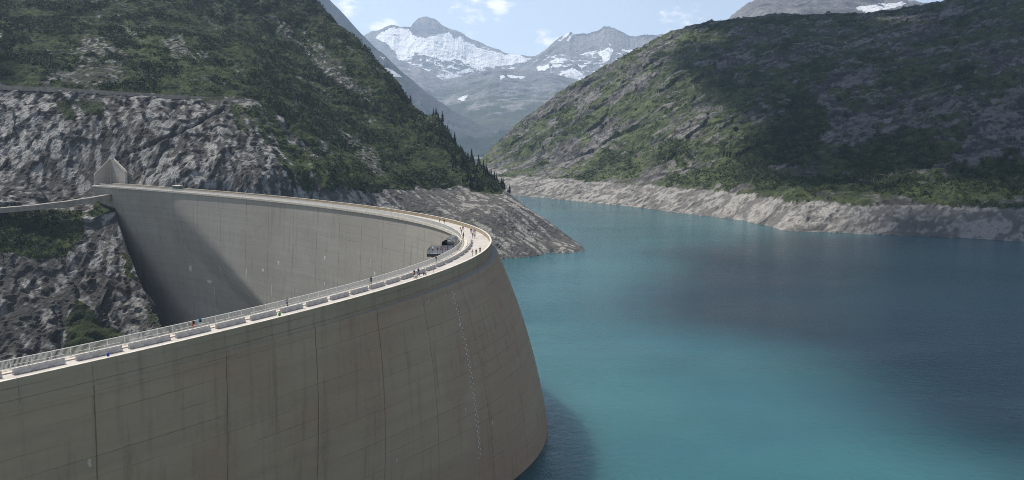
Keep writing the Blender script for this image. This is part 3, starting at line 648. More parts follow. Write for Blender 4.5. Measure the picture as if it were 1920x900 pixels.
# ---- roads cut into the left hillside
def strip(pts, w, h, name, mat, label, cat):
    pts = [Vector(p) for p in pts]; m = MB()
    L, R = [], []
    for i, p in enumerate(pts):
        d = (pts[min(i + 1, len(pts) - 1)] - pts[max(i - 1, 0)]); d.z = 0; d.normalize(); n = Vector((-d.y, d.x, 0)) * (w / 2)
        L.append(p + n); R.append(p - n)
    v = []
    for a, b in zip(L, R): v += [a, b, b - Vector((0, 0, h)), a - Vector((0, 0, h))]
    f = []
    for i in range(len(pts) - 1):
        k = i * 4
        for j in range(4): f.append((k + j, k + (j + 1) % 4, k + 4 + (j + 1) % 4, k + 4 + j))
    f += [(3, 2, 1, 0), tuple(len(v) - 4 + j for j in range(4))]
    m.add(v, f); o = m.build(name, mat); return tag(o, label, cat, kind='structure')
M_TRACK = plain('track_gravel', (0.24, 0.225, 0.20), 0.95, 0, 0.2, 0.4)
bp = [at(x, y, d) for x, y, d in ((-120, 153, 484), (0, 160, 498), (80, 164, 501), (160, 168, 505), (240, 173, 510), (320, 178, 516), (400, 183, 524), (470, 188, 531), (498, 194, 540))]
def smooth_path(P, n=60):
    P = np.array(P); s = np.r_[0, np.cumsum(np.linalg.norm(np.diff(P, axis=0), axis=1))]; q = np.linspace(0, s[-1], n)
    return np.stack([np.interp(q, s, P[:, k]) for k in range(3)], 1)
strip(smooth_path(bp), 6.0, 2.6, 'mountain_road', M_TRACK, 'narrow road on a ledge across the rock face above the dam', 'road')
lp = [at(x, y, d) for x, y, d in ((-120, 403, 396), (0, 389.5, 407), (60, 384.5, 415), (120, 377.5, 424), (170, 370, 432), (205, 364, 438))]
strip(smooth_path(lp), 4.5, 2.6, 'access_road', M_TRACK, 'walled access road leading from the abutment past the lower cliff', 'road')
# ------------------------------------------------------------------ the dam
dam = tag(empty('dam', tuple(c3(140, -4, 0))), 'tall curved concrete arch dam with a road along its crest', 'dam')
dam_inv = Matrix.Translation(-dam.location)
def part(name, me, mat, parent=dam):
    o = link(name, me, mat); o.parent = parent
    o.matrix_parent_inverse = Matrix.Translation(-Vector(parent.location))
    return o
dU = np.array([3.35, 4.6, 4.601, 8, 12, 17, 22, 28, 34, 40, 46, 52, 58, 66, 80])
dD = np.r_[1.8, np.arange(3, 62, 1.6), 66, 76, 88, 104]
for k, (s0, s1) in enumerate(zip(JOINTS[:-1], JOINTS[1:])):
    g = 0.05
    cols = np.r_[s0, s0 + 0.02, s0 + g, s0 + g + 0.02, np.linspace(s0 + g + 0.04, s1 - g - 0.04, 13)[1:-1], s1 - g - 0.02, s1 - g, s1 - 0.02, s1]
    ins = 0.55 * np.r_[0.25, 0.25, 0.25, 0, np.zeros(11), 0, 0.25, 0.25, 0.25]
    jit = 0.05 * rng.standard_normal()
    V = []
    for s, q in zip(cols, ins):
        led = np.where(dU < 4.6001, 0.12, 0.0)                    # ledge band under the parapet
        u = u_off(s, dU) + led + jit - q
        a = crest(np.full(len(dU), s), u, ZTOP - dU)
        t = -t_off(s, dD) + q * 0.7
        b = crest(np.full(len(dD), s), t, ZTOP - dD)[::-1]
        V.append(np.concatenate([a, b]))
    V = np.array(V); nc, nr = V.shape[:2]
    idx = np.arange(nc * nr).reshape(nc, nr); Fq = []
    for i in range(nc - 1):
        for j in range(nr): Fq.append((idx[i, j], idx[i + 1, j], idx[i + 1, (j + 1) % nr], idx[i, (j + 1) % nr]))
    me = bpy.data.meshes.new('concrete_block')
    Fa = [tuple(int(x) for x in f) for f in Fq] + [tuple(int(x) for x in idx[0]), tuple(int(x) for x in idx[-1][::-1])]
    me.from_pydata([tuple(map(float, p)) for p in V.reshape(-1, 3)], [], Fa)
    me.materials.append(M_DAM); me.materials.append(M_DAM_D)
    nu = len(dU)
    for p in me.polygons:
        if len(p.vertices) == 4 and (p.index % nr) >= nu - 1 and p.index < (nc - 1) * nr: p.material_index = 1
    bm = bmesh.new(); bm.from_mesh(me); bmesh.ops.recalc_face_normals(bm, faces=bm.faces); bm.to_mesh(me); bm.free()
    part('concrete_block', me, None)
# sweeps along the crest: cross-section polygons (n, depth below parapet top)
def sweep(name, sec, s0, s1, step, mat, parent=dam, gap=0.0):
    S = np.r_[np.arange(s0, s1 - 1e-6, step), s1]; S[0] += gap; S[-1] -= gap
    V = np.array([[np.r_[crest(np.array(s), np.array(n)), ZTOP - d] for n, d in sec] for s in S]); m = len(sec)
    F_ = []
    for i in range(len(S) - 1):
        for j in range(m): F_.append((i * m + j, i * m + (j + 1) % m, (i + 1) * m + (j + 1) % m, (i + 1) * m + j))
    F_ += [tuple(range(m)), tuple(range((len(S) - 1) * m + m - 1, (len(S) - 1) * m - 1, -1))]
    me = bpy.data.meshes.new(name); me.from_pydata([tuple(map(float, p)) for p in V.reshape(-1, 3)], [], F_)
    bm = bmesh.new(); bm.from_mesh(me); bmesh.ops.recalc_face_normals(bm, faces=bm.faces); bm.to_mesh(me); bm.free()
    return part(name, me, mat, parent)
PJ = sorted(JOINTS + [(a + b) / 2 for a, b in zip(JOINTS[:-1], JOINTS[1:])])
for s0, s1 in zip(PJ[:-1], PJ[1:]):
    sg = sweep('parapet_segment', [(-0.42, 1.25), (-0.42, 0.07), (0.02, 0.07), (0.02, 2.6), (-0.06, 2.72), (0.05, 2.76), (0.05, 3.35), (-0.42, 3.35)], s0, s1, 2.0, M_PARA, gap=0.015)
    sweep('coping', [(-0.46, 0.068), (-0.46, 0.0), (0.05, 0.0), (0.05, 0.068)], s0, s1, 2.0, M_COPE, parent=sg, gap=0.02)
sweep('road_deck', [(-0.425, 1.1), (-0.425, 1.75), (-6.6, 1.75), (-6.6, 1.1)], -118, 473, 2.0, M_ROAD)
sweep('walkway', [(-6.605, 0.94), (-6.605, 1.75), (-8.45, 1.75), (-8.45, 0.94)], -118, 473, 2.0, M_COPE)
# white reference marks down the upstream face and a few pale repair patches
def on_face(s, d, name, sz, mat, off=0.03):
    p = c3(s, u_off(s, d) + off, ZTOP - d); p2 = c3(s, u_off(s, d + 0.5) + off, ZTOP - d - 0.5)
    up = (p - p2).normalized(); ta = Vector((math.cos(cang(s)), math.sin(cang(s)), 0)); nn = ta.cross(up).normalized()
    m = MB(); M3 = Matrix((ta, nn, up)).transposed()
    m.box(p, (sz[0], 0.06, sz[1]), M3); return part(name, m.mesh(name), mat)
M_MARK = plain('white_paint', (0.64, 0.64, 0.62), 0.7)
M_PATCH = plain('pale_mortar', (0.44, 0.38, 0.30), 0.9, 0, 0.25, 3)
d = 4.9; k = 0
while d < 42.5:
    on_face(92.4 + (0.28 if k % 2 else -0.28) + 0.1 * math.sin(k * 2.7), d, 'reference_mark', (0.24, 0.32), M_MARK); d += 0.62; k += 1
for px_, py_, w, h in ((172, 863, 0.5, 1.2), (862, 610, 1.3, 0.6), (870, 768, 0.5, 0.9), (925, 795, 0.5, 1.2), (800, 556, 0.25, 0.9), (793, 557, 0.2, 0.9), (940, 662, 0.4, 0.7), (832, 540, 0.35, 0.5), (845, 765, 0.3, 0.8), (743, 866, 0.4, 0.8)):
    best = min(((np.hypot(*(np.array(to_px(np.array(c3(s, u_off(s, dd_), ZTOP - dd_)))) - (px_, py_))), s, dd_) for s in np.arange(5, 125, 1.0) for dd_ in np.arange(5, 48, 1.0)), key=lambda q: q[0])
    on_face(best[1], best[2], 'repair_patch', (w, h), M_PATCH, 0.02)
# lime runs below leaking joints on the downstream face
M_LIME = plain('lime_run', (0.48, 0.47, 0.44), 0.9, 0, 0.25, 2)
for px_, y0, y1, w in ((411, 497, 516, 0.5), (463, 503, 525, 0.5), (356, 500, 506, 1.6), (394, 525, 531, 2.4), (524, 488, 496, 0.9), (492, 506, 509, 1.2), (610, 528, 536, 0.4), (697, 488, 500, 0.3), (704, 510, 519, 0.7), (510, 535, 560, 0.3), (401, 540, 560, 0.25), (608, 481, 486, 0.8)):
    def hit(px_, py_):
        b = min(((np.hypot(*(np.array(to_px(np.array(c3(s, -t_off(s, dd_), ZTOP - dd_)))) - (px_, py_))), s, dd_) for s in np.arange(225, 400, 1.5) for dd_ in np.arange(8, 70, 1.5)), key=lambda q: q[0]); return b[1], b[2]
    sa, da = hit(px_, y0); sb, db = hit(px_, y1)
    m = MB(); v = []
    for i in range(5):
        q = i / 4; d_ = da + (db - da) * q; s_ = sa + (sb - sa) * q * 0.3; ww = w * (1 - 0.6 * q) * (0.8 + 0.4 * random.random())
        for e in (-1, 1): v.append(c3(s_ + e * ww, -t_off(s_, d_) - 0.05, ZTOP - d_))
    v2 = [p + Vector((0.04, 0.05, 0)) for p in v]
    n = len(v); f = [(2 * i, 2 * i + 1, 2 * i + 3, 2 * i + 2) for i in range(4)] + [(n + 2 * i + 2, n + 2 * i + 3, n + 2 * i + 1, n + 2 * i) for i in range(4)]
    m.add(v + v2, f); part('lime_run', m.mesh('lime_run'), M_LIME)

# railing on the downstream edge
rail = tag(empty('railing', tuple(c3(140, -8.2, ZTOP - 0.94))), 'pale steel railing along the downstream edge of the crest', 'railing')
NR = -8.2; zb = 0.94
RS = np.arange(-40, 466, 2.6)
pm = MB(); pm.box((0, 0, 0.62), (0.09, 0.11, 1.24)); pm.box((0, 0, 0.015), (0.18, 0.22, 0.03)); post_me = pm.mesh('post'); post_me.materials.append(M_RAIL)
bl = MB()
for q in range(1, 17): bl.box((q * 2.6 / 17, 0, 0.66), (0.042, 0.042, 1.04))
bal_me = bl.mesh('baluster_panel'); bal_me.materials.append(M_RAIL)
for s0 in RS:
    s0 = float(s0); p = c3(s0, NR, ZTOP - zb); a = cang(s0)
    o = part('post', post_me, None, rail); o.location = p; o.rotation_euler.z = a; o.parent = None; o.parent = rail; o.matrix_parent_inverse = Matrix.Translation(-Vector(rail.location))
    if s0 + 2.6 > 466: break
    p2 = c3(s0 + 2.6, NR, ZTOP - zb); dv = p2 - p
    o = part('baluster_panel', bal_me, None, rail); o.location = p; o.rotation_euler.z = math.atan2(dv.y, dv.x); o.scale.x = dv.length / 2.6; o['kind'] = 'stuff'
sweep('top_rail', [(NR - 0.05, -0.36), (NR + 0.05, -0.36), (NR + 0.05, -0.26), (NR - 0.05, -0.26)], -40, 466, 2.6, M_RAIL, rail)
sweep('bottom_rail', [(NR - 0.03, 0.80), (NR + 0.03, 0.80), (NR + 0.03, 0.87), (NR - 0.03, 0.87)], -40, 466, 2.6, M_RAIL, rail)

# concrete barriers between road and walkway, three to a set
def barrier_mesh(L):
    sec = [(-0.30, 0.06), (-0.30, 0.22), (-0.14, 0.42), (-0.11, 0.86), (0.11, 0.86), (0.14, 0.42), (0.30, 0.22), (0.30, 0.06)]
    m = MB(); v = [(x, y, z) for x in (-L / 2 + 0.02, L / 2 - 0.02) for y, z in sec]; n = len(sec)
    m.add(v, [(j, (j + 1) % n, n + (j + 1) % n, n + j) for j in range(n)] + [tuple(range(n - 1, -1, -1)), tuple(range(n, 2 * n))])
    for x in (-L / 2 + 0.35, 0, L / 2 - 0.35): m.box((x, 0, 0.031), (0.5, 0.5, 0.06))
    return m.mesh('concrete_barrier')
BS = [(-4.3, 2.2), (3.5, 10.0), (11.5, 18.0), (19.0, 25.5), (26.5, 32.5), (33.6, 39.2), (40.4, 45.8), (46.9, 52.0), (53.0, 58.3), (59.3, 64.4), (65.2, 70.3), (71.1, 76.0), (76.8, 81.8), (82.6, 87.5), (88.3, 93.2), (94, 98.9), (99.8, 104.6), (105.4, 110.2), (111, 115.8), (116.6, 121.4), (122.2, 127), (127.8, 132.6), (133.4, 138.2), (139, 143.8), (144.6, 149.4)]
gr = MB()
for x in (-0.8, 0.8): gr.box((x, 0, 1.08), (0.05, 0.05, 0.46))
gr.box((0, 0, 1.30), (2.05, 0.05, 0.05))
gr_me = gr.mesh('guard_rail'); gr_me.materials.append(M_RAIL)
bmc = {}
for (a, b) in BS:
    L = (b - a) / 3
    key = round(L, 2)
    if key not in bmc: bmc[key] = barrier_mesh(L); bmc[key].materials.append(M_BARR)
    for q in range(3):
        s = a + L * (q + 0.5); o = link('concrete_barrier', bmc[key]); o.location = c3(s, -5.7, ZTOP - 1.098); o.rotation_euler.z = cang(s) + 0.015 * rng.standard_normal()
        tag(o, 'low grey concrete barrier block standing on the crest road beside the walkway', 'barrier', 'barrier blocks along the crest road')
        r = link('guard_rail', gr_me, None, o); r.scale.x = L / 2.2
# ------------------------------------------------------------------ scrub and trees
def clumps(name, P, R, K, mat, label):
    n = len(P)
    ctr = P[:, None, :] + (rng.normal(size=(n, K, 3)) * np.array([0.42, 0.42, 0.26]) * R[:, None, None]) + np.array([0, 0, 1.0]) * (0.30 * R)[:, None, None]
    off = rng.normal(size=(n, K, 3, 3)); off /= np.linalg.norm(off, axis=-1, keepdims=True)
    tri = ctr[:, :, None, :] + off * (R[:, None, None, None] * rng.uniform(0.28, 0.5, size=(n, K, 1, 1)))
    V = tri.reshape(-1, 3); me = mesh_np(name, V, np.arange(len(V)).reshape(-1, 3))
    return tag(link(name, me, mat), label, 'scrub', kind='stuff')
# left slope
LPX, LPY = to_px(PL); w = sstep(0.5, 0.75, blur(veg, 2).reshape(-1)) * (LPX > -80) * (LPX < 990) * (LPY > -30) * (PL[:, 2] > 6)
patch = sstep(0.40, 0.58, fbm(PL / 17.0, 4, 401, 0.6)); w = w * (0.15 + patch) * (1 - 0.8 * bench)
idx = rng.choice(len(PL), 24000, p=w / w.sum())
pp = PL[idx] + rng.normal(size=(len(idx), 3)) * np.array([0.6, 0.6, 0.1])
clumps('alder_scrub', pp, rng.uniform(0.8, 2.0, len(idx)) * (0.7 + 0.6 * patch[idx]), 11, M_SCRUB, 'low dark green scrub covering the steep left hillside')
# right slope
RPX, RPY = to_px(PR); w = sstep(0.55, 0.8, vegr.reshape(-1)) * (RPX > 880) * (RPX < 1990) * (RPY > -10) * (PR[:, 2] > 20)
patch = np.where(darkm.reshape(-1), 1.0, sstep(0.50, 0.64, fbm(PR / 38.0, 4, 411, 0.6))); w = w * (0.03 + patch)
idx = rng.choice(len(PR), 24000, p=w / w.sum())
pp = PR[idx] + rng.normal(size=(len(idx), 3)) * np.array([1, 1, 0.1])
clumps('mountain_pine_scrub', pp, rng.uniform(1.0, 2.5, len(idx)), 9, M_SCRUB_R, 'dark dwarf pine scrub in patches on the far hillside')
# conifers: tapered trunk, whorls of drooping branches
def conifer_meshes(h, seed):
    r = random.Random(seed); t = MB(); t.tube((0, 0, -0.6), (0, 0, h * 0.96), 0.022 * h, 0.004 * h, 6)
    v, f = [], []
    nl = 13
    for i in range(nl):
        q = i / (nl - 1); z = h * (0.10 + 0.86 * q); L = h * 0.20 * (1 - q) ** 0.8 * r.uniform(0.75, 1.2) + 0.02 * h
        nb = 7 if q < 0.7 else 5; a0 = r.uniform(0, 6.28)
        for k in range(nb):
            if r.random() < 0.08: continue
            a = a0 + 6.283 * k / nb + r.uniform(-0.25, 0.25); l = L * r.uniform(0.7, 1.15); dz = -l * r.uniform(0.25, 0.55)
            ca, sa = math.cos(a), math.sin(a); w = l * 0.36; b = len(v)
            v += [(0, 0, z + 0.05 * h), (ca * l * 0.55 - sa * w, sa * l * 0.55 + ca * w, z + dz * 0.55), (ca * l, sa * l, z + dz), (ca * l * 0.55 + sa * w, sa * l * 0.55 - ca * w, z + dz * 0.55), (ca * l * 0.5, sa * l * 0.5, z + dz * 0.2 + 0.03 * h)]
            f += [(b, b + 1, b + 4), (b + 4, b + 1, b + 2), (b + 4, b + 2, b + 3), (b, b + 4, b + 3)]
    m = MB(); m.add(v, f); tm = t.mesh('trunk'); tm.materials.append(M_TRUNK); cmn = m.mesh('crown'); cmn.materials.append(M_CONIFER)
    return tm, cmn
CM = [conifer_meshes(7.5, 1), conifer_meshes(6.2, 2), conifer_meshes(8.5, 3), conifer_meshes(5.2, 4)]
spots = []
vis = PL[(LPX > 700) & (LPX < 985) & (PL[:, 2] > 34)]; vx, vy = to_px(vis)
for q in np.r_[rng.uniform(760, 962, 26), rng.uniform(865, 966, 54)]:
    m = np.abs(vx - q) < 2.0
    if not m.any(): continue
    c = vis[m]; yy = vy[m]; k = np.argmin(yy); spots.append((c[k], 0))
for q in range(120):
    x0 = rng.uniform(820, 958); m = np.abs(vx - x0) < 2.0
    if not m.any(): continue
    c = vis[m]; yy = vy[m]; tgt = yy.min() + rng.uniform(3, 75) * (0.35 + 0.65 * (x0 - 700) / 260); k = np.argmin(np.abs(yy - tgt))
    if c[k][2] > 38 and c[k][1] > 520: spots.append((c[k], 1))
for k, (p, z) in enumerate(spots):
    tm, cmn = CM[k % 4]
    o = empty('conifer', tuple(float(q) for q in p)); sc = float(rng.uniform(0.42, 1.0) + 0.35 * (rng.random() < 0.18)); o.scale = (sc * 1.1, sc * 1.1, sc); o.rotation_euler.z = float(rng.uniform(0, 6.28))
    link('trunk', tm, None, o); link('crown', cmn, None, o)
    if z == 0: tag(o, 'small dark conifer standing on the ridge line of the left spur', 'tree', 'conifers along the spur ridge')
    else: tag(o, 'small dark conifer growing on the scrubby flank of the left spur', 'tree', 'conifers on the spur flank')

# ------------------------------------------------------------------ far abutment: retaining wall, cabin, mast
rw = tag(empty('retaining_wall', tuple(at(207, 346, 452))), 'tall pale concrete corner wall shaped like a gable at the end of the crest', 'wall')
def slab(name, pts, thick, mat, parent):
    """flat wall panel from a 3D outline, given real thickness away from the viewer"""
    pts = [Vector(p) for p in pts]; n = Vector((0, 0, 0))
    for a, b in zip(pts, pts[1:] + pts[:1]): n += a.cross(b)
    n.normalize()
    if n.y < 0: n = -n
    k = len(pts); m = MB(); m.add(pts + [p + n * thick for p in pts], [tuple(range(k)), tuple(range(2 * k - 1, k - 1, -1))] + [(i, (i + 1) % k, k + (i + 1) % k, k + i) for i in range(k)])
    return part(name, m.mesh(name), mat, parent)
YC, YE = 455, 446
slab('wall_panel', [at(178, 398, YE), at(206.8, 398, YC), at(206.8, 299.5, YC), at(178.5, 328, YE)], 1.2, M_WALL, rw)
slab('wall_panel', [at(207.2, 360, YC), at(235, 360, YE), at(235, 322, YE), at(213, 299.5, YC - 2), at(207.2, 299.5, YC)], 1.2, M_WALL, rw)
m = MB(); a, b = Vector(at(213, 299, YC - 2)), Vector(at(235.5, 321.5, YE)); m.bar(a, b, 0.45, 1.4); part('wall_coping', m.mesh('wall_coping'), M_COPE, rw)
m = MB(); a, b = Vector(at(178, 327.6, YE)), Vector(at(207, 299, YC)); m.bar(a, b, 0.3, 1.3); part('wall_coping', m.mesh('wall_coping'), M_WALL, rw)
cb = tag(empty('service_cabin', tuple(c3(402, -2.2, ZTOP - 1.09))), 'small dark green service cabin with flat roof on the crest road', 'cabin')
ca = cang(402); RZm = Matrix.Rotation(ca, 3, 'Z')
def cbox(name, c, sz, mat):
    m = MB(); m.box(Vector(cb.location) + RZm @ Vector(c), sz, RZm); return part(name, m.mesh(name), mat, cb)
cbox('body', (0, 0, 1.15), (5.2, 2.2, 2.3), M_GREENBOX); cbox('roof', (0, 0, 2.38), (5.6, 2.6, 0.16), M_COPE); cd_ = cbox('door', (0.9, 1.12, 1.0), (0.9, 0.06, 1.95), M_DARKMETAL); hm2 = MB(); hm2.box(Vector(cb.location) + RZm @ Vector((1.2, 1.18, 1.0)), (0.14, 0.06, 0.05), RZm); part('handle', hm2.mesh('handle'), M_STEEL, cd_); cbox('window', (-1.2, 1.12, 1.4), (1.1, 0.06, 0.7), M_GLASS)
ms = tag(empty('mast', tuple(c3(404.5, -1.2, ZTOP - 1.09))), 'thin pale mast beside the green cabin', 'mast')
m = MB(); m.tube(ms.location, Vector(ms.location) + Vector((0, 0, 7.4)), 0.16, 0.10, 8); part('pole', m.mesh('pole'), M_RAIL, ms)
m = MB(); m.box(Vector(ms.location) + Vector((0, 0, 7.0)), (0.5, 0.3, 0.5)); part('lamp_head', m.mesh('lamp_head'), M_STEEL, ms)
m = MB(); m.box(Vector(ms.location) + Vector((0, 0, 0.06)), (0.6, 0.6, 0.12)); part('base_plate', m.mesh('base_plate'), M_STEEL, ms)

# ------------------------------------------------------------------ viewing platform and glazed gallery hung from the crest
ZF = ZTOP - 0.94
vp = tag(empty('viewing_platform', (-18.2, 203, ZF)), 'grey steel viewing platform with glass balustrade projecting from the crest', 'platform')
X0, X1, Y0, Y1 = -21.4, -15.2, 199.8, 206.0
m = MB(); m.box(((X0 + X1) / 2, (Y0 + Y1) / 2, ZF - 0.16), (X1 - X0, Y1 - Y0, 0.30)); part('floor', m.mesh('floor'), M_STEEL, vp)
m = MB(); m.box(((X0 + X1) / 2, Y0 - 0.06, ZF - 0.34), (X1 - X0, 0.12, 0.72)); m.box((X0 - 0.06, (Y0 + Y1) / 2, ZF - 0.34), (0.12, Y1 - Y0, 0.72)); part('edge_beam', m.mesh('edge_beam'), M_DARKMETAL, vp)
for y in (Y0 + 0.6, (Y0 + Y1) / 2, Y1 - 0.6):
    m = MB(); m.bar((X0 + 0.6, y, ZF - 0.5), (X1 + 0.1, y, ZF - 3.4), 0.25); m.bar((X0 + 0.2, y, ZF - 0.42), (X1 + 0.1, y, ZF - 0.42), 0.22); part('bracket', m.mesh('bracket'), M_DARKMETAL, vp)
def glass_run(a, b, n):
    a, b = Vector(a), Vector(b)
    for i in range(n):
        p, q = a.lerp(b, i / n), a.lerp(b, (i + 1) / n); d = (q - p).normalized()
        m = MB(); m.bar(p, p + Vector((0, 0, 1.25)), 0.07); part('post', m.mesh('post'), M_DARKMETAL, vp)
        mid = (p + q) / 2 + Vector((0, 0, 0.6)); L = (q - p).length - 0.16
        m = MB(); m.box(mid, (L, 0.03, 1.0), Matrix.Rotation(math.atan2(d.y, d.x), 3, 'Z')); part('glass_panel', m.mesh('glass_panel'), M_GLASSP, vp)
    m = MB(); m.bar(a + Vector((0, 0, 1.28)), b + Vector((0, 0, 1.28)), 0.07); part('handrail', m.mesh('handrail'), M_STEEL, vp)
glass_run((X0 + 0.08, Y0 + 0.08, ZF), (X1, Y0 + 0.08, ZF), 5); glass_run((X0 + 0.08, Y1 - 0.1, ZF), (X0 + 0.08, Y0 + 0.1, ZF), 4); glass_run((X1, Y1 - 0.08, ZF), (X0 + 0.1, Y1 - 0.08, ZF), 4)
gg = tag(empty('glass_gallery', tuple(c3(139, -9.9, ZF - 1.2))), 'dark glazed curved gallery roof hanging along the inside of the crest bend', 'gallery')
def gq(s, n, z): return c3(s, n, ZF + z)
GS = np.linspace(126.5, 151, 10)
def gprof(s):
    hh = 2.75 + (0.95 - 2.75) * (s - GS[0]) / (GS[-1] - GS[0])
    return [(-9.1, -0.75), (-9.2, hh - 0.45), (-10.1, hh), (-11.3, hh - 0.12), (-12.2, hh - 0.75), (-12.45, -0.75)]
for i, (a, b) in enumerate(zip(GS[:-1], GS[1:])):
    pa, pb = gprof(a), gprof(b)
    for j in range(5):
        m = MB(); p = [gq(a + 0.08, *pa[j]), gq(b - 0.08, *pb[j]), gq(b - 0.08, *pb[j + 1]), gq(a + 0.08, *pa[j + 1])]
        nn = (p[1] - p[0]).cross(p[3] - p[0]).normalized() * 0.05
        m.add(p + [q + nn for q in p], [(0, 1, 2, 3), (7, 6, 5, 4), (0, 4, 5, 1), (1, 5, 6, 2), (2, 6, 7, 3), (3, 7, 4, 0)]); part('glass_pane', m.mesh('glass_pane'), M_GLASSL if (j in (2, 3) and i in (2, 5)) else M_GLASS, gg)
    m = MB()
    for j in range(5): m.bar(gq(a, *pa[j]), gq(a, *pa[j + 1]), 0.12)
    part('frame_rib', m.mesh('frame_rib'), M_DARKMETAL, gg)
m = MB(); m.bar(gq(GS[0], *gprof(GS[0])[0]), gq(GS[0], *gprof(GS[0])[5]), 0.14)
part('frame_rib', m.mesh('frame_rib'), M_DARKMETAL, gg)
m = MB()
for a, b in zip(GS[:-1], GS[1:]):
    p = [gq(a, -8.5, -0.8), gq(b, -8.5, -0.8), gq(b, -12.5, -0.8), gq(a, -12.5, -0.8)]; dn = Vector((0, 0, -0.3)); m.add(p + [q + dn for q in p], [(3, 2, 1, 0), (4, 5, 6, 7), (0, 1, 5, 4), (2, 3, 7, 6), (1, 2, 6, 5), (3, 0, 4, 7)])
part('gallery_floor', m.mesh('gallery_floor'), M_DARKMETAL, gg)

# ------------------------------------------------------------------ people
def skin_mesh(name, verts, edges, root=0, sub=1):
    me = bpy.data.meshes.new(name); me.from_pydata([v[:3] for v in verts], edges, [])
    o = bpy.data.objects.new(name + '_tmp', me); C.objects.link(o)
    sk = o.modifiers.new('skin', 'SKIN'); sk.use_smooth_shade = True
    for i, v in enumerate(verts):
        d = me.skin_vertices[0].data[i]; r = v[3]; d.radius = r if isinstance(r, tuple) else (r, r); d.use_root = (i == root)
    ss = o.modifiers.new('sub', 'SUBSURF'); ss.levels = sub; ss.render_levels = sub
    dg = bpy.context.evaluated_depsgraph_get(); ev = o.evaluated_get(dg)
    out = bpy.data.meshes.new_from_object(ev); out.name = name
    bpy.data.objects.remove(o); out.materials.clear(); return out
def person_body(pose):
    v, e = [], []
    def add(x, y, z, r, p=None):
        v.append((x, y, z, r)); k = len(v) - 1
        if p is not None: e.append((p, k))
        return k
    pel = add(0, 0, 0.95, (0.145, 0.105)); sp = add(0, 0.0, 1.14, (0.125, 0.09), pel); ch = add(0, 0.01, 1.34, (0.15, 0.10), sp)
    nk = add(0, 0.0, 1.485, 0.052, ch); hb = add(0, 0.02, 1.56, (0.066, 0.075), nk); hm_ = add(0, 0.025, 1.645, (0.074, 0.092), hb); add(0, 0.01, 1.725, (0.055, 0.07), hm_)
    add(0, 0.128, 1.625, 0.014, hm_)                                  # nose
    for sd_ in (-1, 1):
        add(sd_ * 0.086, 0.01, 1.63, 0.014, hm_)                       # ear
        if pose == 'walk': st = 0.24 * sd_
        else: st = 0.03 * sd_
        hp = add(sd_ * 0.085, 0, 0.90, 0.088, pel); kn = add(sd_ * 0.095, st * 0.6 + 0.03, 0.50, 0.056, hp); an = add(sd_ * 0.10, st if st > 0 else st * 1.15, 0.085 if st >= 0 else 0.12, 0.038, kn)
        add(sd_ * 0.115, (st if st > 0 else st * 1.15) + 0.16, 0.035 if st >= 0 else 0.04, (0.042, 0.028), an)
        sh = add(sd_ * 0.165, 0, 1.415, 0.058, ch)
        if pose == 'lean': el, wr = (0.22, 0.20, 1.20), (0.16, 0.40, 1.22)
        elif pose == 'walk': el, wr = (0.235, -0.10 * sd_, 1.16), (0.225, -0.10 * sd_ + 0.14, 0.96)
        else: el, wr = (0.235, -0.03, 1.15), (0.235, 0.06, 0.92)
        ek = add(sd_ * el[0], el[1], el[2], 0.041, sh); wk = add(sd_ * wr[0], wr[1], wr[2], 0.028, ek)
        dv = Vector((sd_ * wr[0], wr[1], wr[2])) - Vector((sd_ * el[0], el[1], el[2])); dv.normalize(); pw = Vector((sd_ * wr[0], wr[1], wr[2]))
        sidev = Vector((0, 1, 0)) if pose != 'lean' else Vector((-sd_, 0, 0)); sidev = (sidev - dv * sidev.dot(dv)).normalized()
        pc = pw + dv * 0.075; pk = add(*pc, (0.034, 0.02), wk)
        for q, (o_, L) in enumerate(((-0.028, 0.06), (-0.010, 0.075), (0.010, 0.07), (0.028, 0.055))):
            a = pc + dv * 0.045 + sidev * o_; k1 = add(*a, 0.009, pk); add(*(a + dv * L * 0.8 + Vector((-sd_ * 0.02, 0, 0))), 0.007, k1)
        th_ = pw + dv * 0.04 + sidev * 0.05; k1 = add(*th_, 0.010, wk); add(*(th_ + dv * 0.05 + sidev * 0.008), 0.008, k1)
    return skin_mesh('body', v, e, 0, 1)
def shell(body, name, test, off):
    bm = bmesh.new(); bm.from_mesh(body); bm.normal_update()
    dele = [f for f in bm.faces if not test(f.calc_center_median())]
    bmesh.ops.delete(bm, geom=dele, context='FACES')
    for vtx in bm.verts: vtx.co += vtx.normal * off
    me = bpy.data.meshes.new(name); bm.to_mesh(me); bm.free(); me.polygons.foreach_set('use_smooth', [True] * len(me.polygons)); return me
POSES = {}
for pose in ('stand', 'walk', 'lean'):
    b = person_body(pose)
    POSES[pose] = dict(body=b,
        shirt=shell(b, 'shirt', lambda c: 0.93 < c.z < 1.475 and (abs(c.x) < 0.185 or c.z > 1.16) and c.y < 0.3, 0.018),
        trousers=shell(b, 'trousers', lambda c: 0.10 < c.z < 0.99 and abs(c.x) < 0.185, 0.014),
        shorts=shell(b, 'shorts', lambda c: 0.55 < c.z < 0.99 and abs(c.x) < 0.185, 0.02),
        shoes=shell(b, 'shoes', lambda c: c.z < 0.12, 0.012),
        hair=shell(b, 'hair', lambda c: (c.z > 1.675 and c.y < 0.10) or (c.z > 1.58 and c.y < -0.005), 0.02),
        hat=shell(b, 'hat', lambda c: c.z > 1.685, 0.035))
_mc = {}
def cloth(c):
    if c not in _mc: _mc[c] = plain('cloth_%d' % len(_mc), c, 0.85, 0, 0.15, 20)
    return _mc[c]
SKIN = plain('skin', (0.48, 0.30, 0.21), 0.6); HAIRD = (0.03, 0.022, 0.016); HAIRL = (0.20, 0.13, 0.07)
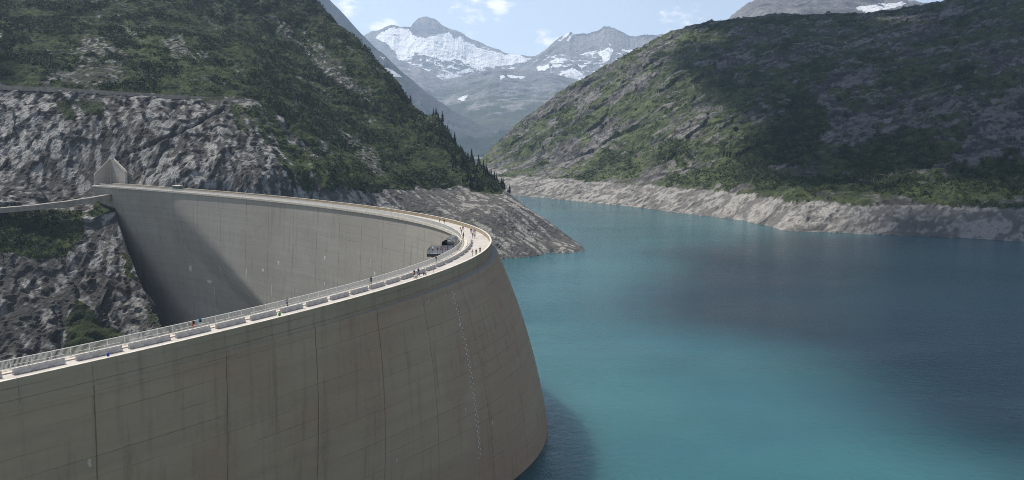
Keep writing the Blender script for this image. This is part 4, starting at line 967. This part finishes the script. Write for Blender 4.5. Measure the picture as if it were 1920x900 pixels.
def piece(name, me, mat, parent):
    o = bpy.data.objects.new(name, me); C.objects.link(o); o.parent = parent
    if not me.materials: me.materials.append(None)
    o.material_slots[0].link = 'OBJECT'; o.material_slots[0].material = mat; return o
BLACK, NAVY, WHITE, PINK, GREEN, BLUE, RED, BEIGE, BROWN, GREY, JEANS, PURPLE, TEAL = (0.02, 0.02, 0.022), (0.025, 0.03, 0.10), (0.75, 0.74, 0.72), (0.60, 0.25, 0.27), (0.08, 0.34, 0.07), (0.02, 0.06, 0.42), (0.50, 0.05, 0.05), (0.50, 0.44, 0.36), (0.20, 0.11, 0.06), (0.25, 0.25, 0.26), (0.07, 0.10, 0.18), (0.30, 0.24, 0.40), (0.02, 0.36, 0.62)
def person(pose, loc, ang, shirt, legs, lower, hair, label, scale=1.0, hat=None, pack=None):
    M_ = POSES[pose]; o = piece('person', M_['body'], SKIN, None); o.location = loc; o.rotation_euler.z = ang; o.scale = (scale,) * 3
    piece('shirt', M_['shirt'], cloth(shirt), o); piece(lower, M_[lower], cloth(legs), o); piece('shoes', M_['shoes'], cloth(BLACK if legs != BLACK else GREY), o)
    if hat: piece('hat', M_['hat'], cloth(hat), o)
    else: piece('hair', M_['hair'], cloth(hair), o)
    if pack: piece('backpack', PACK, cloth(pack), o)
    return tag(o, label, 'person', 'visitors on the crest')
pk = MB(); pk.box((0, -0.20, 1.24), (0.30, 0.18, 0.42)); pk.box((0, -0.30, 1.16), (0.24, 0.06, 0.22)); pk.box((-0.11, -0.02, 1.44), (0.05, 0.26, 0.05)); pk.box((0.11, -0.02, 1.44), (0.05, 0.26, 0.05)); PACK = pk.mesh('backpack')
ZR, ZW = ZTOP - 1.1, ZTOP - 0.94
def on_crest(px_, py_, n, zz):
    s = solve_s(px_, py_, n, zz); return c3(s, n, zz), cang(s) - math.pi / 2, s
def put(pose, px_, py_, n, turn, shirt, legs, lower, hair, label, scale=1.0, walk=False, **k):
    zz = ZW if walk else ZR
    p, a, s = on_crest(px_, py_, n, zz); return person(pose, p, a + turn, shirt, legs, lower, hair, label, scale, **k)
PI = math.pi
put('lean', 363, 617, -7.55, PI / 2, BEIGE, RED, 'shorts', HAIRD, 'person in beige top and red shorts with dark backpack at the railing', 1.0, True, pack=BLACK)
put('lean', 374, 614, -7.55, PI / 2, TEAL, BEIGE, 'trousers', HAIRD, 'person in bright blue top beside the one in red shorts', 1.03, True, pack=BLACK)
put('stand', 522, 594, -1.25, -PI / 2, GREEN, GREEN, 'trousers', BROWN, 'person in green standing alone behind the parapet', 1.0)
put('stand', 201, 676, -1.2, -PI / 2 + 0.5, BLUE, JEANS, 'trousers', HAIRD, 'person in bright blue bending over the parapet', 0.96, hat=BLUE)
put('lean', 538, 576, -7.6, PI / 2, GREY, JEANS, 'trousers', HAIRD, 'person in grey leaning on the railing past the green figure', 1.05, True)
put('lean', 695, 533, -7.6, PI / 2, NAVY, BLACK, 'trousers', HAIRD, 'lone dark clothed person leaning on the railing', 1.05, True)
put('walk', 777, 519, -4.6, PI, BLACK, BLACK, 'shorts', HAIRD, 'person in black walking with the stroller', 0.98)
put('walk', 785, 518, -4.4, PI, NAVY, NAVY, 'trousers', HAIRD, 'tall person in navy walking beside the stroller', 1.08)
put('stand', 812, 509, -3.4, 0.3, PINK, WHITE, 'shorts', HAIRL, 'small child in pale pink alone on the road', 0.62)
put('lean', 821, 500, -7.6, PI / 2, BLACK, GREY, 'trousers', HAIRD, 'person in black leaning on the railing in front of the platform', 1.05, True)
put('walk', 885, 479, -2.6, 0.4, PINK, WHITE, 'shorts', HAIRL, 'person in pink with white shorts by the parapet bend', 0.95)
put('walk', 891, 477, -1.7, 0.2, WHITE, GREEN, 'trousers', HAIRD, 'person in white top and green trousers by the parapet bend', 1.05, pack=BLACK)
put('walk', 897.5, 472, -1.5, 0.2, BROWN, BLACK, 'trousers', HAIRD, 'person in brown jacket close to the parapet bend', 1.0)
put('walk', 889.5, 444.5, -4.6, PI, BROWN, GREY, 'trousers', HAIRD, 'person in brown and grey walking mid road at the bend', 1.0)
put('walk', 893, 444.5, -4.0, PI, WHITE, BLACK, 'shorts', HAIRL, 'person in white top and black shorts walking mid road at the bend', 1.0, pack=BROWN)
put('walk', 887.5, 432, -3.6, PI, BLACK, BLACK, 'trousers', HAIRD, 'person all in black in the group at the bend', 1.05)
put('walk', 891, 432, -2.8, PI, WHITE, PURPLE, 'trousers', HAIRL, 'person in white and lilac in the group at the bend', 1.0)
put('walk', 893, 435, -2.9, PI + 0.3, PURPLE, WHITE, 'shorts', HAIRD, 'person in lilac top and white shorts in the group at the bend', 1.02)
put('stand', 894.5, 431, -2.0, PI, PINK, BEIGE, 'shorts', HAIRL, 'child in pink top within the group at the bend', 0.8)
put('stand', 911, 440, -0.95, -PI / 2, BROWN, BLACK, 'trousers', HAIRD, 'person in dark brown sitting low against the inside of the parapet', 0.55)
put('walk', 872.5, 424, -4.4, 0, BLACK, BLACK, 'trousers', HAIRD, 'person in black walking away beyond the bend', 1.0)
put('stand', 867.5, 423.5, -5.0, 0, RED, BEIGE, 'shorts', HAIRL, 'small child in red beyond the bend', 0.75)
put('stand', 870, 434, -6.9, 1.2, BLACK, GREY, 'trousers', HAIRD, 'person in black top and grey trousers on the walkway', 1.0, True)
put('lean', 872.5, 444, -7.3, 1.2, RED, BLACK, 'trousers', HAIRD, 'person in red and black at the railing above the gallery', 1.0, True)
put('stand', 870.5, 447, -7.6, 0.4, BLACK, BLACK, 'trousers', HAIRD, 'person all in black at the railing above the gallery', 0.92, True)
put('walk', 825.5, 413, -3.6, 0, GREY, BLACK, 'trousers', HAIRD, 'person in grey and black far along the crest road', 1.0)
put('walk', 834.5, 414, -3.8, 0, BLACK, BROWN, 'trousers', HAIRD, 'person in black and brown far along the crest road', 1.0)
for k, (x, y, c1c, c2c, lb) in enumerate(((-20.9, 201.2, BLACK, BLACK, 'person in black at the outer corner of the viewing platform'), (-20.2, 202.6, WHITE, NAVY, 'person in white and navy on the viewing platform'), (-18.9, 200.7, NAVY, GREY, 'person in navy at the glass edge of the viewing platform'), (-18.3, 201.6, GREY, BLACK, 'person in grey on the viewing platform'), (-17.7, 200.8, RED, BLACK, 'person in red on the viewing platform'), (-17.0, 202.6, BROWN, JEANS, 'person in brown and jeans near the platform entrance'))):
    person('stand' if k % 2 else 'lean', (x, y, ZF), PI * 0.6 + 0.7 * k, c1c, c2c, 'trousers', HAIRD, lb, 0.95 + 0.03 * (k % 3))
# stroller
p, a, s = on_crest(779.5, 521, -3.6, ZR); sr = tag(empty('stroller', tuple(p)), 'grey pushchair in front of the person in black', 'stroller'); sr.rotation_euler.z = a + PI
def sp_(name, mb, mat): return link(name, mb.mesh(name), mat, sr)
m = MB(); m.add([(-0.24, -0.25, 0.45), (0.24, -0.25, 0.45), (0.24, 0.3, 0.40), (-0.24, 0.3, 0.40), (-0.24, -0.42, 0.95), (0.24, -0.42, 0.95), (0.24, -0.36, 0.97), (-0.24, -0.36, 0.97), (-0.24, 0.32, 0.50), (0.24, 0.32, 0.50)], [(0, 1, 5, 4), (0, 3, 2, 1), (4, 5, 6, 7), (7, 6, 9, 8), (3, 8, 9, 2), (0, 4, 7, 8, 3), (1, 2, 9, 6, 5)]); sp_('seat', m, cloth(GREY))
m = MB(); m.bar((-0.24, 0.3, 0.25), (-0.24, -0.6, 1.05), 0.03); m.bar((0.24, 0.3, 0.25), (0.24, -0.6, 1.05), 0.03); m.bar((-0.24, -0.6, 1.05), (0.24, -0.6, 1.05), 0.035); m.bar((-0.24, -0.3, 0.15), (-0.24, 0.1, 0.5), 0.03); m.bar((0.24, -0.3, 0.15), (0.24, 0.1, 0.5), 0.03); sp_('frame', m, M_DARKMETAL)
for x in (-0.27, 0.27):
    for y in (-0.32, 0.34):
        m = MB(); m.tube((x - 0.025, y, 0.14), (x + 0.025, y, 0.14), 0.14, 0.14, 12); sp_('wheel', m, M_DARKMETAL)
# dog
dv_, de_ = [], []
def da(x, y, z, r, p=None):
    dv_.append((x, y, z, r)); k = len(dv_) - 1
    if p is not None: de_.append((p, k))
    return k
b0 = da(0, -0.02, 0.47, (0.085, 0.09)); b1 = da(0, 0.22, 0.47, (0.10, 0.125), b0); b2 = da(0, 0.34, 0.54, (0.07, 0.08), b1); hd = da(0, 0.43, 0.68, (0.062, 0.065), b2); mz = da(0, 0.52, 0.66, 0.04, hd); da(0, 0.60, 0.645, 0.03, mz)
for q in (-1, 1):
    da(q * 0.055, 0.40, 0.765, 0.018, hd)
    sh = da(q * 0.085, 0.24, 0.38, 0.045, b1); w_ = da(q * 0.085, 0.25, 0.20, 0.024, sh); f_ = da(q * 0.085, 0.25, 0.045, 0.022, w_); da(q * 0.085, 0.29, 0.022, 0.022, f_)
b3 = da(0, -0.26, 0.48, (0.085, 0.09), b0)
for q in (-1, 1):
    hp = da(q * 0.08, -0.22, 0.36, 0.05, b3); hk = da(q * 0.085, -0.34, 0.19, 0.024, hp); f_ = da(q * 0.085, -0.30, 0.045, 0.022, hk); da(q * 0.085, -0.26, 0.022, 0.022, f_)
t1 = da(0, -0.36, 0.54, 0.025, b3); da(0, -0.50, 0.66, 0.014, t1)
dm = skin_mesh('dog', dv_, de_, 0, 1); dm.materials.append(cloth(BLACK))
dg_ = link('dog', dm); p, a, s = on_crest(796, 516, -3.0, ZR); dg_.location = p; dg_.rotation_euler.z = a + PI - 0.3; dg_.scale = (1.25,) * 3
tag(dg_, 'black dog walking on the road beside the person in navy', 'dog')

# ------------------------------------------------------------------ cumulus drifting overhead: its shade lies on the lake and the far hillside
def cloud_mat():
    t = NT('cloud_white'); t.b.inputs['Roughness'].default_value = 1.0; t.b.inputs['Specular IOR Level'].default_value = 0.0
    return t.col((0.82, 0.82, 0.83))
M_CLOUD = cloud_mat()
bm = bmesh.new(); bmesh.ops.create_icosphere(bm, subdivisions=3, radius=1.0); IV = np.array([v.co[:] for v in bm.verts]); IF = np.array([[v.index for v in f.verts] for f in bm.faces]); bm.free()
sx, sy = LS.x / LS.z, LS.y / LS.z
def cloud(poly, alt, rmin, rmax, nmax, label, gap, seed):
    P_ = np.array(poly, float); x0, y0 = P_.min(0); x1, y1 = P_.max(0); VV, FF, nb, tries = [], [], 0, 0
    while nb < nmax and tries < 12000:
        tries += 1
        x, y, r = rng.uniform(x0, x1), rng.uniform(y0, y1), rng.uniform(rmin, rmax)
        t = np.linspace(0, 6.28, 9)
        if not in_poly(x + r * 0.7 * np.cos(t), y + r * 0.7 * np.sin(t), poly).all(): continue
        if vnoise(np.array([[x / 110.0, y / 110.0, 0.5]]), seed)[0] < gap: continue
        c = np.array([x + sx * alt, y + sy * alt, alt + rng.uniform(0.2, 1.0) * r * 0.4])
        V = IV * np.array([r, r, r * 0.55]); V = V * (0.86 + 0.35 * fbm(V / (0.5 * r) + c / 40.0, 3, seed + 2)[:, None]); V[:, 2] = np.maximum(V[:, 2], -0.16 * r)
        VV.append(V + c); FF.append(IF + nb * len(IV)); nb += 1
    me = mesh_np('cloud', np.concatenate(VV), np.concatenate(FF), True)
    return tag(link('cloud', me, M_CLOUD), label, 'cloud', kind='structure')
cloud([(75, 360), (100, 520), (170, 600), (250, 655), (420, 640), (800, 500), (800, -200), (330, -120), (160, 120), (112, 235)], 5200.0, 22, 80, 520, 'broad cumulus cloud drifting over the lake', 0.10, 501)
cloud([(262, 670), (300, 900), (340, 1250), (420, 1650), (1500, 1700), (1500, 200), (800, 480), (420, 645)], 5200.0, 22, 95, 520, 'ragged cumulus cloud drifting over the far hillside', 0.42, 521)
cloud([(-245, 462), (-290, 525), (-400, 660), (-640, 780), (-760, 460), (-420, 418)], 1680.0, 14, 55, 240, 'small unseen cloud added to shade the left hillside', 0.12, 511)  # out-of-view cloud put in to darken the upper left slope
# ------------------------------------------------------------------ haze
hz = MB(); hz.box((0, 6000, 752), (17800, 13600, 1700))
hm = bpy.data.materials.new('haze_air'); hm.use_nodes = True; ht = hm.node_tree; ht.nodes.clear()
ho = ht.nodes.new('ShaderNodeOutputMaterial'); hv = ht.nodes.new('ShaderNodeVolumePrincipled')
hv.inputs['Color'].default_value = (0.58, 0.75, 1.0, 1); hv.inputs['Density'].default_value = 0.00007; hv.inputs['Anisotropy'].default_value = 0.25
ht.links.new(hv.outputs[0], ho.inputs['Volume'])
tag(hz.build('haze', hm), 'thin blue valley haze filling the air', 'haze', kind='stuff')
